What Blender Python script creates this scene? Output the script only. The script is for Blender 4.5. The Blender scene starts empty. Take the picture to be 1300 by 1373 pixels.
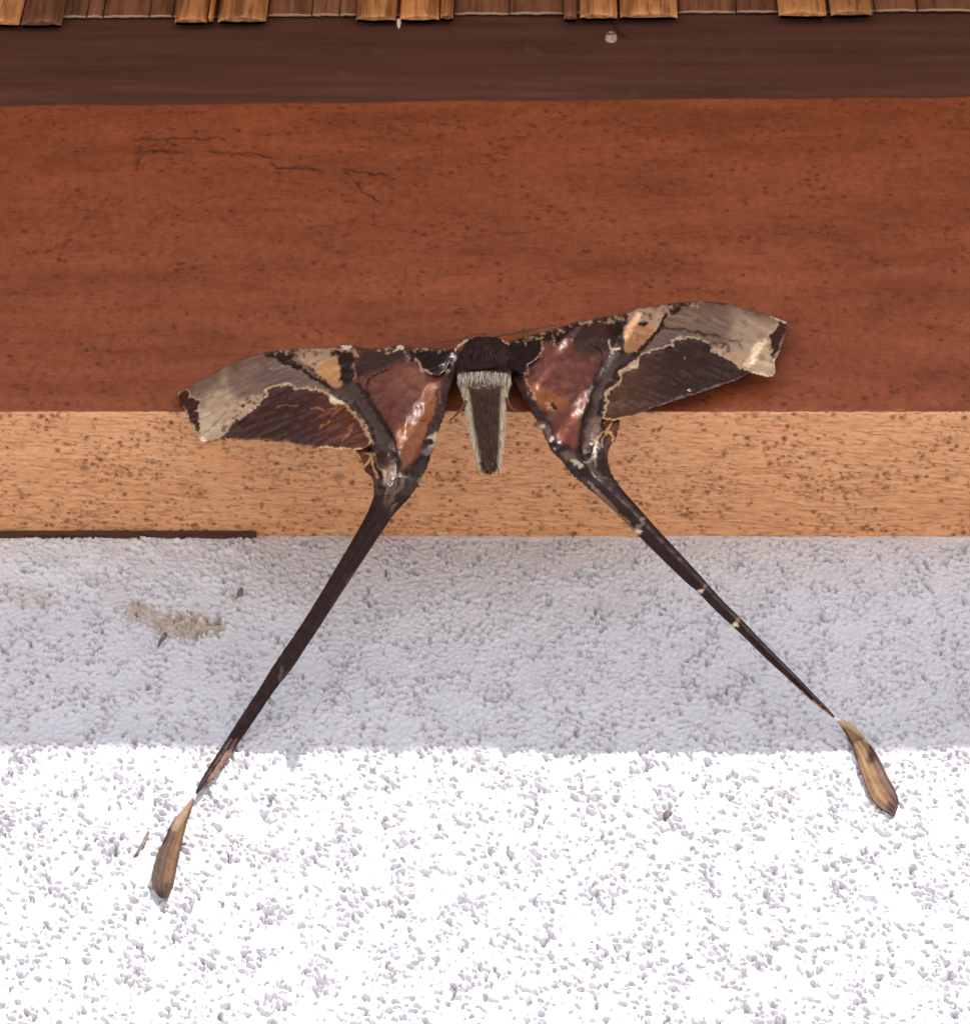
import bpy, math, random
import numpy as np
from mathutils import Matrix, Vector

rng = np.random.default_rng(7)
random.seed(7)
SC = bpy.context.scene
COL = SC.collection

# ------------------------------------------------------------------ camera
FPX, CX, CY = 5230.0, 650.0, 686.5          # focal length and centre in photograph pixels
YAW, ROLL, PITCH, DIST = math.radians(-1.8), math.radians(1.5), math.radians(55), 0.7
F_ = np.array([math.sin(YAW) * math.cos(PITCH), math.cos(YAW) * math.cos(PITCH), math.sin(PITCH)])
R0 = np.cross(F_, [0, 0, 1.0]); R0 /= np.linalg.norm(R0); U0 = np.cross(R0, F_)
R_ = R0 * math.cos(ROLL) + U0 * math.sin(ROLL)
U_ = U0 * math.cos(ROLL) - R0 * math.sin(ROLL)
CAM = -(F_ * DIST + U_ * (-(719 - CY) / FPX * DIST))
cd = bpy.data.cameras.new('camera')
cd.sensor_fit = 'HORIZONTAL'; cd.sensor_width = 36.0; cd.lens = FPX / 1300.0 * 36.0
cd.clip_start = 0.01; cd.clip_end = 2000.0
cam = bpy.data.objects.new('camera', cd); COL.objects.link(cam)
M = Matrix([[R_[i], U_[i], -F_[i], CAM[i]] for i in range(3)] + [[0, 0, 0, 1]])
cam.matrix_world = M
SC.camera = cam

# beam size (metres): wall plane Y = 0, beam underside z = 0, beam front Y = -BP
BP, BH = 0.02672, 0.11376
FZ, FU = 1 / .574, 1 / .82                    # upright / level surfaces are seen foreshortened by these
def tilt(x): return .0175 * np.clip(x, -.3, .3)   # the beam's top edge is not quite level


def at(px, py, Y):
    """world point seen at a photograph pixel on the vertical plane Y (arrays allowed)"""
    px = np.asarray(px, float); py = np.asarray(py, float); Y = np.asarray(Y, float)
    px, py, Y = np.broadcast_arrays(px, py, Y)
    d = F_ + R_ * ((px - CX) / FPX)[..., None] - U_ * ((py - CY) / FPX)[..., None]
    t = (Y - CAM[1]) / d[..., 1]
    return CAM + d * t[..., None]


# ------------------------------------------------------------------ light
TH = math.atan(1.16)                       # sun height in the profile of the wall
SLANT = 0.42                                  # sideways lean of the sun, from the right
S = np.array([SLANT * math.tan(TH), -1.0, math.tan(TH)]); S /= np.linalg.norm(S)
sun_el = math.asin(S[2]); sun_az = math.atan2(S[0], S[1])
world = bpy.data.worlds.new('World'); SC.world = world; world.use_nodes = True
nt = world.node_tree; nt.nodes.clear()
wo = nt.nodes.new('ShaderNodeOutputWorld'); bg = nt.nodes.new('ShaderNodeBackground')
sky = nt.nodes.new('ShaderNodeTexSky'); sky.sky_type = 'NISHITA'; sky.sun_disc = False
sky.sun_elevation = sun_el; sky.sun_rotation = sun_az
bg.inputs['Strength'].default_value = 0.095
nt.links.new(sky.outputs[0], bg.inputs[0]); nt.links.new(bg.outputs[0], wo.inputs[0])
sl = bpy.data.lights.new('sun', 'SUN'); sl.energy = 4.6; sl.angle = math.radians(0.5); sl.color = (1.0, .95, .87)
sun = bpy.data.objects.new('sun', sl); COL.objects.link(sun)
sun.rotation_euler = Vector(S).to_track_quat('Z', 'Y').to_euler(); sun.location = (0, -1, 3)

vs = SC.view_settings
vs.view_transform = 'Standard'; vs.look = 'None'; vs.gamma = 1.0; vs.use_curve_mapping = False
vs.exposure = 0.56
SC.cycles.max_bounces = 8
SC.cycles.use_denoising = True


# ------------------------------------------------------------------ helpers
def tag(o, label=None, cat=None, group=None, kind=None):
    for k, v in (('label', label), ('category', cat), ('group', group), ('kind', kind)):
        if v: o[k] = v
    return o


def empty(name, loc):
    o = bpy.data.objects.new(name, None); COL.objects.link(o)
    o.location = [float(c) for c in loc]; o.empty_display_size = .01
    return o


def mesh_obj(name, V, Fc, mats, parent=None, smooth=True, midx=None, cols=None, attrs=None):
    """V (n,3) world coordinates, Fc (m,k) faces or list; cols (n,3) vertex pigment"""
    me = bpy.data.meshes.new(name)
    V = np.asarray(V, np.float32)
    if parent is not None:
        V = V - np.asarray(parent.location, np.float32)
    if isinstance(Fc, np.ndarray):
        m, k = Fc.shape
        me.vertices.add(len(V)); me.vertices.foreach_set('co', V.ravel())
        me.loops.add(m * k); me.loops.foreach_set('vertex_index', Fc.astype(np.int32).ravel())
        me.polygons.add(m); me.polygons.foreach_set('loop_start', np.arange(0, m * k, k, dtype=np.int32))
        me.update(calc_edges=True)
    else:
        me.from_pydata(V.tolist(), [], [list(map(int, f)) for f in Fc]); me.update()
    for mt in (mats if isinstance(mats, (list, tuple)) else [mats]):
        me.materials.append(mt)
    n = len(me.polygons)
    me.polygons.foreach_set('use_smooth', np.full(n, smooth))
    if midx is not None: me.polygons.foreach_set('material_index', np.asarray(midx, np.int32))
    if cols is not None:
        a = me.attributes.new('Col', 'FLOAT_COLOR', 'POINT')
        c4 = np.ones((len(V), 4), np.float32); c4[:, :3] = cols
        a.data.foreach_set('color', c4.ravel())
    for nm, arr in (attrs or {}).items():
        a = me.attributes.new(nm, 'FLOAT', 'POINT'); a.data.foreach_set('value', np.asarray(arr, np.float32).ravel())
    me.validate()
    o = bpy.data.objects.new(name, me); COL.objects.link(o)
    if parent is not None: o.parent = parent
    return o


def grid_faces(nr, nc, close=False):
    i = np.arange(nr * nc).reshape(nr, nc)
    if close: i = np.concatenate([i, i[:, :1]], 1)
    return np.stack([i[:-1, :-1], i[:-1, 1:], i[1:, 1:], i[1:, :-1]], -1).reshape(-1, 4)


def stretch(lo, hi, step, far_lo, far_hi, grow=1.25):
    """dense samples lo..hi, growing spacing out to far_lo / far_hi"""
    a = list(np.arange(lo, hi + step * .5, step))
    s = step
    while a[0] > far_lo: s *= grow; a.insert(0, max(a[0] - s, far_lo))
    s = step
    while a[-1] < far_hi: s *= grow; a.append(min(a[-1] + s, far_hi))
    return np.array(a)


# periodic filtered noise on a tile, sampled bilinearly
NT = 2048
_kx = np.fft.fftfreq(NT)[None, :] * NT
_ky = np.fft.fftfreq(NT)[:, None] * NT


class Noise:
    def __init__(self, size, wl, aniso=1.0, ang=0.0, bw=.5, seed=0, kind='band'):
        """size: tile edge, wl: wavelength; aniso > 1 stretches along the direction ang"""
        r = np.random.default_rng(seed)
        self.size = size
        c, s_ = math.cos(ang), math.sin(ang)
        u = (_kx * c + _ky * s_) * aniso; v = -_kx * s_ + _ky * c
        k = np.sqrt(u * u + v * v) + 1e-9
        k0 = size / wl
        if kind == 'band': H = np.exp(-(np.log(k / k0) / bw) ** 2)
        else: H = (k / k0 + 1) ** -bw * np.exp(-(k / (NT / 2.5)) ** 2)
        H[0, 0] = 0
        n = np.fft.ifft2(np.fft.fft2(r.standard_normal((NT, NT))) * H).real
        self.a = (n / n.std()).astype(np.float32)

    def __call__(self, x, y):
        u = np.asarray(x, float) / self.size * NT; v = np.asarray(y, float) / self.size * NT
        iu = np.floor(u).astype(int); iv = np.floor(v).astype(int)
        fu = u - iu; fv = v - iv
        a = self.a
        i0, i1, j0, j1 = iu % NT, (iu + 1) % NT, iv % NT, (iv + 1) % NT
        return ((a[j0, i0] * (1 - fu) + a[j0, i1] * fu) * (1 - fv)
                + (a[j1, i0] * (1 - fu) + a[j1, i1] * fu) * fv)


def sstep(a, b, x):
    t = np.clip((x - a) / (b - a), 0, 1)
    return t * t * (3 - 2 * t)


def lin(c):
    c = np.asarray(c, float) / 255.0
    return np.where(c <= .04045, c / 12.92, ((c + .055) / 1.055) ** 2.4)


EXPO = 0.88      # light on shaded upright surfaces relative to a white that reads 1.0


def alb(*c):
    """pigment of a shaded upright surface that reads as this sRGB colour"""
    v = np.maximum(lin(c) / EXPO, .004)
    return v * min(1.0, .82 / v.max())


def seg_dist(px, py, pts, closed=False):
    """distance to a polyline"""
    pts = np.asarray(pts, float)
    a = pts; b = np.roll(pts, -1, 0)
    if not closed: a, b = a[:-1], b[:-1]
    best = np.full(px.shape, 1e9)
    for (x0, y0), (x1, y1) in zip(a, b):
        dx, dy = x1 - x0, y1 - y0
        L = dx * dx + dy * dy + 1e-12
        t = np.clip(((px - x0) * dx + (py - y0) * dy) / L, 0, 1)
        best = np.minimum(best, (px - x0 - t * dx) ** 2 + (py - y0 - t * dy) ** 2)
    return np.sqrt(best)


def inside(px, py, pts):
    pts = np.asarray(pts, float)
    r = np.zeros(px.shape, bool)
    for (x0, y0), (x1, y1) in zip(pts, np.roll(pts, -1, 0)):
        if y0 == y1: continue
        c = (y0 > py) != (y1 > py)
        r ^= c & (px < (x1 - x0) * (py - y0) / (y1 - y0) + x0)
    return r


def poly_mask(px, py, pts, soft=1.2):
    d = seg_dist(px, py, pts, True)
    return sstep(-soft, soft, np.where(inside(px, py, pts), d, -d))


def line_mask(px, py, pts, w, soft=.8):
    return 1 - sstep(w * .5 - soft * .5, w * .5 + soft, seg_dist(px, py, pts))


def tube(pts, radii, sides=7):
    pts = np.asarray(pts, float); n = len(pts)
    radii = np.broadcast_to(np.asarray(radii, float), (n,))
    t = np.gradient(pts, axis=0); t /= np.linalg.norm(t, axis=1)[:, None] + 1e-12
    up = np.array([.13, .9, .21])
    V = []
    for i in range(n):
        u = np.cross(t[i], up); u /= np.linalg.norm(u); w = np.cross(t[i], u)
        for k in range(sides):
            a = 2 * math.pi * k / sides
            V.append(pts[i] + radii[i] * (math.cos(a) * u + math.sin(a) * w))
    Fc = grid_faces(n, sides, True).tolist()
    Fc.append(list(range(sides))[::-1]); Fc.append([(n - 1) * sides + k for k in range(sides)])
    return np.array(V), Fc


# ------------------------------------------------------------------ materials
def new_mat(name, rough=.6, spec=.4):
    m = bpy.data.materials.new(name); m.use_nodes = True
    b = m.node_tree.nodes['Principled BSDF']
    b.inputs['Roughness'].default_value = rough
    b.inputs['Specular IOR Level'].default_value = spec
    return m, m.node_tree, b


def node(t, kind, **kw):
    n = t.nodes.new(kind)
    for k, v in kw.items():
        if k in n.inputs: n.inputs[k].default_value = v
        else: setattr(n, k, v)
    return n


def coords(t, scale):
    tc = node(t, 'ShaderNodeTexCoord'); mp = node(t, 'ShaderNodeMapping')
    mp.inputs['Scale'].default_value = scale
    t.links.new(tc.outputs['Object'], mp.inputs[0]); return mp.outputs[0]


def ramp(t, src, stops):
    r = node(t, 'ShaderNodeValToRGB'); e = r.color_ramp.elements
    while len(e) < len(stops): e.new(.5)
    for el, (p, c) in zip(e, stops):
        el.position = p; el.color = tuple(c) + (1,) if len(c) == 3 else c
    t.links.new(src, r.inputs[0]); return r.outputs[0]


def mix(t, a, b, fac, mode='MIX'):
    n = node(t, 'ShaderNodeMix', data_type='RGBA', blend_type=mode)
    for sock, v in ((n.inputs[6], a), (n.inputs[7], b), (n.inputs[0], fac)):
        if hasattr(v, 'links'): t.links.new(v, sock)
        elif isinstance(v, (int, float)): sock.default_value = v
        else: sock.default_value = tuple(v) + (1,)
    return n.outputs[2]


def bump(t, b, src, strength, dist):
    n = node(t, 'ShaderNodeBump', Strength=strength, Distance=dist)
    t.links.new(src, n.inputs['Height']); t.links.new(n.outputs[0], b.inputs['Normal'])


def attr(t, name, out='Fac'):
    return node(t, 'ShaderNodeAttribute', attribute_name=name).outputs[out]


def noise_tex(t, vec, scale, detail=5, rough=.6):
    n = node(t, 'ShaderNodeTexNoise', Scale=scale, Detail=detail, Roughness=rough)
    t.links.new(vec, n.inputs['Vector']); return n.outputs['Fac']


# white rough plaster
m_stucco, t, b = new_mat('white_stucco', .92, .2)
v = coords(t, (1, 1, 1))
c = ramp(t, noise_tex(t, v, 55, 6), [(.3, (.64, .625, .68)), (.7, (.70, .685, .745))])
c = mix(t, c, (.50, .41, .33), attr(t, 'stain'))
c = mix(t, c, (.71, .72, .79), attr(t, 'fresh'))
t.links.new(c, b.inputs['Base Color'])
bump(t, b, noise_tex(t, v, 2200, 4, .7), .6, .00035)

# varnished red front of the beam
m_front, t, b = new_mat('varnished_red_wood', .5, .35)
v = coords(t, (12, 30, 30)); v2 = coords(t, (150, 300, 300)); v3 = coords(t, (1, 1, 1))
c = ramp(t, noise_tex(t, v, 3.2, 6), [(.25, (.23, .060, .025)), (.5, (.305, .081, .033)), (.75, (.37, .102, .041))])
c = mix(t, c, ramp(t, noise_tex(t, v2, 4, 5, .7), [(.35, (.70, .68, .66)), (.6, (1.05, 1.05, 1.05))]), .5, 'MULTIPLY')
c = mix(t, c, ramp(t, noise_tex(t, v3, 38, 4), [(.35, (.86, .84, .82)), (.65, (1.06, 1.05, 1.04))]), .6, 'MULTIPLY')
c = mix(t, c, ramp(t, noise_tex(t, coords(t, (700, 700, 420)), 1, 3, .7), [(.3, (.72, .68, .66)), (.6, (1.08, 1.06, 1.05))]), .75, 'MULTIPLY')
c = mix(t, c, (.095, .024, .011), attr(t, 'pore'))
c = mix(t, c, (.035, .013, .008), attr(t, 'crack'))
t.links.new(c, b.inputs['Base Color'])
r = ramp(t, noise_tex(t, v2, 3, 4), [(.3, (.42,) * 3), (.7, (.62,) * 3)]); t.links.new(r, b.inputs['Roughness'])
bump(t, b, noise_tex(t, v2, 5, 5, .7), .25, .0002)

# raw planed underside
m_under, t, b = new_mat('raw_tan_wood', .75, .25)
v = coords(t, (14, 40, 40)); v2 = coords(t, (200, 420, 420)); v3 = coords(t, (1, 1, 1))
c = ramp(t, noise_tex(t, v, 3.2, 6), [(.25, (.60, .285, .136)), (.75, (.73, .375, .19))])
c = mix(t, c, ramp(t, noise_tex(t, v2, 3, 5, .7), [(.35, (.72, .7, .66)), (.6, (1.06, 1.05, 1.05))]), .6, 'MULTIPLY')
c = mix(t, c, (.115, .050, .026), attr(t, 'pore'))
c = mix(t, c, (.68, .45, .28), attr(t, 'fibre'))
t.links.new(c, b.inputs['Base Color'])
bump(t, b, noise_tex(t, v2, 5, 5, .7), .5, .0003)

# dark stained board
m_dark, t, b = new_mat('dark_stained_wood', .6, .2)
v = coords(t, (9, 90, 90)); v3 = coords(t, (1, 1, 1))
c = ramp(t, noise_tex(t, v, 3, 7, .65), [(.25, (.072, .030, .022)), (.55, (.118, .048, .034)), (.8, (.150, .070, .050))])
c = mix(t, c, (.17, .12, .105), ramp(t, noise_tex(t, v3, 70, 8, .75), [(.6, (0, 0, 0)), (.8, (.6, .6, .6))]))
t.links.new(c, b.inputs['Base Color'])
bump(t, b, noise_tex(t, v, 8, 5, .7), .3, .0003)


def slat_mat(name, lo, hi, dark):
    m, t, b = new_mat(name, .55, .35)
    v = coords(t, (60, 60, 5)); v2 = coords(t, (260, 260, 16))
    oi = node(t, 'ShaderNodeObjectInfo')
    c = ramp(t, noise_tex(t, v, 3, 6), [(.3, lo), (.7, hi)])
    c = mix(t, c, ramp(t, noise_tex(t, v2, 2.5, 6, .7), [(.38, dark), (.55, (1, 1, 1))]), .85, 'MULTIPLY')
    hs = node(t, 'ShaderNodeHueSaturation')
    mr = node(t, 'ShaderNodeMapRange'); mr.inputs[3].default_value = .65; mr.inputs[4].default_value = 1.2
    t.links.new(oi.outputs['Random'], mr.inputs[0]); t.links.new(mr.outputs[0], hs.inputs['Value'])
    t.links.new(c, hs.inputs['Color']); t.links.new(hs.outputs[0], b.inputs['Base Color'])
    bump(t, b, noise_tex(t, v2, 3, 6, .7), .6, .0005)
    return m


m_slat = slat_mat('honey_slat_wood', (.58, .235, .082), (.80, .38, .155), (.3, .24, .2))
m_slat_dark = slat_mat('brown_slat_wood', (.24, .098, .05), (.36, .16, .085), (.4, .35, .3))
m_end, t, b = new_mat('pale_lit_end', .8, .2); b.inputs['Base Color'].default_value = (.42, .29, .20, 1)  # rear slat undersides: light from below put into a paler colour
m_plank = slat_mat('roof_plank_wood', (.2, .11, .06), (.3, .17, .1), (.5, .45, .4))
m_lath, t, b = new_mat('dark_lath_wood', .6, .3)
c = ramp(t, noise_tex(t, coords(t, (30, 300, 300)), 3, 5), [(.3, (.045, .017, .012)), (.7, (.095, .036, .024))])
t.links.new(c, b.inputs['Base Color'])
m_metal, t, b = new_mat('weathered_screw_metal', .5, .5)
c = ramp(t, noise_tex(t, coords(t, (1, 1, 1)), 900, 4), [(.35, (.28, .19, .15)), (.65, (.62, .50, .44))])
t.links.new(c, b.inputs['Base Color']); b.inputs['Metallic'].default_value = .15
m_fleck, t, b = new_mat('dark_debris', .9, .1)
c = ramp(t, noise_tex(t, coords(t, (1, 1, 1)), 1500, 3), [(.3, (.09, .075, .07)), (.7, (.30, .25, .24))])
t.links.new(c, b.inputs['Base Color'])
m_white, t, b = new_mat('white_fleck', .7, .3); b.inputs['Base Color'].default_value = (.8, .72, .62, 1)
m_ground, t, b = new_mat('pale_pavement', .9, .2)
c = ramp(t, noise_tex(t, coords(t, (1, 1, 1)), 3, 8), [(.3, (.58, .545, .50)), (.7, (.70, .66, .61))])
t.links.new(c, b.inputs['Base Color'])

# moth
m_wing, t, b = new_mat('moth_wing_scales', .38, .30)
v = coords(t, (1, 1, 1))
c = attr(t, 'Col', 'Color')
c = mix(t, c, ramp(t, noise_tex(t, v, 2600, 4, .7), [(.3, (.72, .7, .68)), (.7, (1.22, 1.2, 1.18))]), .8, 'MULTIPLY')
t.links.new(c, b.inputs['Base Color'])
bump(t, b, noise_tex(t, v, 3200, 4, .7), .25, .00010)
m_tail, t, b = new_mat('moth_tail_scales', .55, .12)
v = coords(t, (1, 1, 1))
c = mix(t, attr(t, 'Col', 'Color'), ramp(t, noise_tex(t, v, 2600, 4, .7), [(.3, (.72, .7, .68)), (.7, (1.22, 1.2, 1.18))]), .8, 'MULTIPLY')
t.links.new(c, b.inputs['Base Color'])
m_body, t, b = new_mat('moth_body_fur', .8, .2)
c = mix(t, attr(t, 'Col', 'Color'), ramp(t, noise_tex(t, coords(t, (3000, 3000, 500)), 1, 4), [(.3, (.6, .58, .56)), (.7, (1.3, 1.3, 1.3))]), .8, 'MULTIPLY')
t.links.new(c, b.inputs['Base Color'])
bump(t, b, noise_tex(t, coords(t, (3000, 3000, 500)), 1, 4), .8, .0004)
m_hair, t, b = new_mat('moth_hair', .7, .2); t.links.new(attr(t, 'Col', 'Color'), b.inputs['Base Color'])
m_limb, t, b = new_mat('moth_limb', .6, .3); b.inputs['Base Color'].default_value = (.16, .075, .04, 1)

# ------------------------------------------------------------------ ground
gz = -2.2
gx = np.array([-900, -60, -8, -3, 3, 8, 60, 900.0]); gy = np.array([-900, -60, -8, -3, -1, .3, 3, 60, 900.0])
GX, GY = np.meshgrid(gx, gy)
tag(mesh_obj('ground', np.stack([GX, GY, np.full(GX.shape, gz)], -1).reshape(-1, 3), grid_faces(len(gy), len(gx)), m_ground), kind='structure')

# ------------------------------------------------------------------ stucco wall
xs = stretch(-.106, .106, .000175, -2.5, 2.5)
zs = stretch(-.148, .003, .00027, gz, .60)
XX, ZZ = np.meshgrid(xs, zs)
nA = Noise(.30, .00100, 1.3, math.radians(-14), .38, 11)
nB = Noise(.30, .00065, 1.2, math.radians(-10), .4, 12)
nC = Noise(.30, .00085, 3.0, math.radians(-13), .5, 13)
nG = Noise(.30, .0017, 3.0, math.radians(-12), .4, 16); nH = Noise(.30, .0018, 2.0, math.radians(-17), .6, 17)
nR = Noise(.30, .0015, 1.4, math.radians(-20), .45, 18)
nM = Noise(.30, .008, 1.3, 0, .6, 15)
nL = Noise(.30, .020, 1.0, 0, .6, 14)
fade = (1 - sstep(.108, .135, np.abs(XX))) * (1 - sstep(.004, .03, ZZ)) * sstep(-.19, -.15, ZZ)
a_, b_, c_, l_ = nA(XX, ZZ / FZ), nB(XX, ZZ / FZ), nC(XX, ZZ / FZ / .85), nL(XX, ZZ / FZ)
m_ = nM(XX, ZZ / FZ)
rgh = 1 + .3 * np.tanh(m_)
cc_ = c_ + .35 * m_ - .2 * a_
pit = np.clip(cc_ - 1.4, 0, .9)
lip = np.exp(-((cc_ - 1.0) / .28) ** 2)
groove = np.exp(-(nG(XX, ZZ / FZ / .85) / .36) ** 2) * sstep(.5, 1.6, nH(XX, ZZ / FZ) + .35 * m_)
hgt = rgh * (.00012 * np.tanh(a_ * 1.3) + .00015 * (.7 - np.abs(nR(XX, ZZ / FZ))) + .00006 * b_) + .00006 * lip - .0026 * pit - .0019 * groove + .00015 * l_ + .00006 * m_
# photo-pixel position of each wall point, for stains and chips with a shape of their own
def to_px(P):
    d = P - CAM; z = d @ F_
    return CX + FPX * (d @ R_) / z, CY - FPX * (d @ U_) / z
WP = np.stack([XX, np.zeros_like(XX), ZZ], -1)
wpx, wpy = to_px(WP)
wx_, wy_ = wpx + 5 * a_, wpy + 4 * c_
chip = poly_mask(wx_, wy_, [(160, 808), (185, 806), (205, 812), (225, 822), (255, 818), (280, 828), (302, 832), (298, 846), (272, 850), (255, 860), (235, 852), (215, 850), (200, 838), (168, 832)], 3)
chip2 = poly_mask(wx_, wy_, [(0, 778), (40, 780), (70, 790), (78, 808), (50, 815), (25, 806), (0, 800)], 5) * .55
chip3 = poly_mask(wx_, wy_, [(115, 772), (170, 770), (178, 786), (140, 788), (112, 782)], 5) * .5
chip4 = poly_mask(wx_, wy_, [(305, 795), (325, 790), (322, 810), (308, 814)], 4) * .45
stain = np.clip(chip + chip2 + chip3 + chip4, 0, 1) * fade * np.clip(.88 + .2 * nM(XX * 1.7, ZZ), .3, 1)
fresh = poly_mask(wpx + 12 * l_, wpy + 8 * l_, [(-200, 700), (345, 700), (340, 745), (318, 790), (260, 800), (150, 778), (60, 790), (-200, 775)], 14) * fade
hgt = hgt - .0003 * chip * fade + .0003 * fresh + .00012 * fresh * nL(XX * 2.3 + .1, ZZ * 2.3)
hgt = hgt + chip * (.0001 * b_)
hgt = hgt * (.12 + .88 * sstep(-.0002, -.0016, ZZ))     # trowelled tight against the beam
WP[..., 1] = -hgt * fade
# returns on the rim so the wall has thickness
nr, nc = XX.shape
rim = lambda A, y: np.concatenate([A[:, :1], A, A[:, -1:]], 1)
P2 = np.concatenate([WP[:1], WP, WP[-1:]], 0); P2 = np.concatenate([P2[:, :1], P2, P2[:, -1:]], 1)
P2[0, :, 1] = P2[-1, :, 1] = .2; P2[:, 0, 1] = P2[:, -1, 1] = .2
ext = lambda A: np.pad(A, 1, mode='edge')
tag(mesh_obj('stucco_wall', P2.reshape(-1, 3), grid_faces(nr + 2, nc + 2), m_stucco, attrs={'stain': ext(stain), 'fresh': ext(fresh) * .7}),
    'white rough stucco wall below the wooden beam, lower part in bright sun', 'wall')

# ------------------------------------------------------------------ beam: one profile swept along X
rb, rt = .0006, .0022
prof = []
for y in np.linspace(.006, -BP + rb, 150): prof.append((y, 0.0, 0, -1, 1))
for a in np.linspace(0, math.pi / 2, 7)[1:-1]:
    prof.append((-BP + rb - rb * math.sin(a), rb - rb * math.cos(a), -math.sin(a), -math.cos(a), 1 if a < .9 else 0))
for z in np.linspace(rb, BH - rt, 280): prof.append((-BP, z, -1, 0, 0))
for a in np.linspace(0, math.pi / 2, 7)[1:]:
    prof.append((-BP + rt - rt * math.cos(a), BH - rt + rt * math.sin(a), -math.cos(a), math.sin(a), 0))
prof.append((.006, BH, 0, 1, 0))
prof = np.array(prof)
sl_ = np.concatenate([[0], np.cumsum(np.hypot(np.diff(prof[:, 0]), np.diff(prof[:, 1])))])
bx_ = stretch(-.106, .106, .00025, -2.6, 2.6)
nP, nX = len(prof), len(bx_)
pore = np.zeros((nP, nX)); depth = np.zeros((nP, nX)); fibre = np.zeros((nP, nX))
under = prof[:, 4] > .5


pore_n = Noise(.30, .0006, 1.3, 0, .7, 36)(*np.meshgrid(bx_, sl_))


def stamp(arr, x, s, a, b, ang, amp, power=1.6):
    R = max(a, b) * 1.6
    i0, i1 = np.searchsorted(bx_, [x - R, x + R]); j0, j1 = np.searchsorted(sl_, [s - R, s + R])
    if i1 <= i0 or j1 <= j0: return
    dx = bx_[None, i0:i1] - x; ds = sl_[j0:j1, None] - s
    u = (dx * math.cos(ang) + ds * math.sin(ang)) / a; w = (-dx * math.sin(ang) + ds * math.cos(ang)) / b
    arr[j0:j1, i0:i1] = np.maximum(arr[j0:j1, i0:i1], amp * np.exp(-(u * u + w * w) ** power * np.exp(.8 * pore_n[j0:j1, i0:i1])))


clump = Noise(.30, .018, 1.6, 0, .7, 31)
s_edge = sl_[np.argmax(~under)]
s_top = sl_[-8]
PXM = .000134
cnt = 0
while cnt < 4300:      # pores of the raw underside
    x, s = random.uniform(-.108, .108), random.uniform(.002, s_edge)
    if clump(x, s) + random.gauss(0, 1.6) < .0: continue
    a = PXM * random.choice([1.1, 1.3, 1.6, 1.9, 2.4, 3.0, 3.6]) * random.uniform(.8, 1.2)
    b = a * random.uniform(.4, 1.0) * FU
    stamp(pore, x, s, a, b, random.gauss(0, .35), random.uniform(.35, 1.0)); cnt += 1
for _ in range(14):    # larger smudges
    a = PXM * random.uniform(6, 10)
    stamp(pore, random.uniform(-.108, .108), random.uniform(.003, s_edge), a, a * .7, random.gauss(0, .3), random.uniform(.3, .55), 2.5)
for _ in range(2200):   # fine dashes along the grain
    a = PXM * random.uniform(4, 13)
    stamp(pore, random.uniform(-.108, .108), random.uniform(.002, s_edge), a, PXM * random.uniform(.8, 1.3), random.gauss(-.06, .12), random.uniform(.25, .6))
for _ in range(1300):   # lifted pale fibres
    a = PXM * random.uniform(4, 14)
    stamp(fibre, random.uniform(-.108, .108), random.uniform(.002, s_edge), a, PXM * random.uniform(.7, 1.2), random.gauss(-.06, .12), random.uniform(.3, .8))
cnt = 0
while cnt < 2900:      # pores of the varnished front
    x, s = random.uniform(-.108, .108), random.uniform(s_edge + .001, s_top)
    if clump(x + .1, s + .03) + random.gauss(0, 1) < .1: continue
    a = PXM * random.choice([1.1, 1.4, 1.7, 2.1, 2.8, 4.2]) * random.uniform(.8, 1.2)
    b = min(a, PXM * 2.8) * random.uniform(.5, 1.1) * FZ
    stamp(pore, x, s, a, b, random.gauss(0, .3), random.uniform(.3, .95)); cnt += 1
for _ in range(380):
    a = PXM * random.uniform(6, 22)
    stamp(pore, random.uniform(-.108, .108), random.uniform(s_edge + .001, s_top), a, PXM * random.uniform(.9, 1.6) * FZ, random.gauss(0, .05), random.uniform(.2, .5))

BX, PI_ = np.meshgrid(bx_, np.arange(nP))
BPt = np.stack([BX, prof[PI_, 0], prof[PI_, 1] + tilt(BX) * np.clip(prof[PI_, 1] / BH, 0, 1)], -1)
bpx, bpy_ = to_px(BPt)
nK = Noise(.30, .005, 1.0, 0, 1.0, 33)
jx, jy = bpx, bpy_ + 1.2 * nK(BX, sl_[PI_] / FZ)
crack = np.zeros((nP, nX))
front_rows = slice(int(np.argmax(~under)), nP)
cracks = [([(172, 188), (190, 185), (215, 186), (240, 184), (265, 186), (302, 187)], 2.2, .8),
          ([(183, 226), (188, 212), (192, 205), (215, 203), (240, 205), (275, 201), (310, 205), (345, 206), (362, 212), (370, 222), (400, 224), (430, 227), (460, 225), (490, 231), (520, 235)], 2.6, .85),
          ([(182, 224), (188, 198)], 7, .45), ([(460, 228), (470, 236), (485, 256), (498, 262), (508, 271)], 2.6, .75),
          ([(456, 240), (476, 255)], 6, .3), ([(255, 272), (290, 263), (330, 264), (380, 266)], 1.8, .4), ([(75, 355), (85, 330), (95, 312)], 4, .35), ([(95, 312), (120, 292), (146, 260)], 3, .25),
          ([(500, 285), (502, 300)], 2, .4), ([(545, 350), (543, 375)], 1.8, .35), ([(650, 185), (682, 183)], 2, .4), ([(652, 310), (690, 312), (722, 309)], 3, .4),
          ([(458, 175), (468, 188), (500, 184), (540, 190)], 3.5, .35), ([(520, 170), (562, 183)], 4, .3), ([(786, 138), (784, 168)], 2, .5), ([(1030, 290), (1070, 292)], 6, .25),
          ([(740, 218), (765, 240), (782, 254)], 3.5, .28), ([(1100, 325), (1128, 304)], 2.5, .3), ([(790, 357), (850, 353)], 3, .3)]
fr = front_rows
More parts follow.
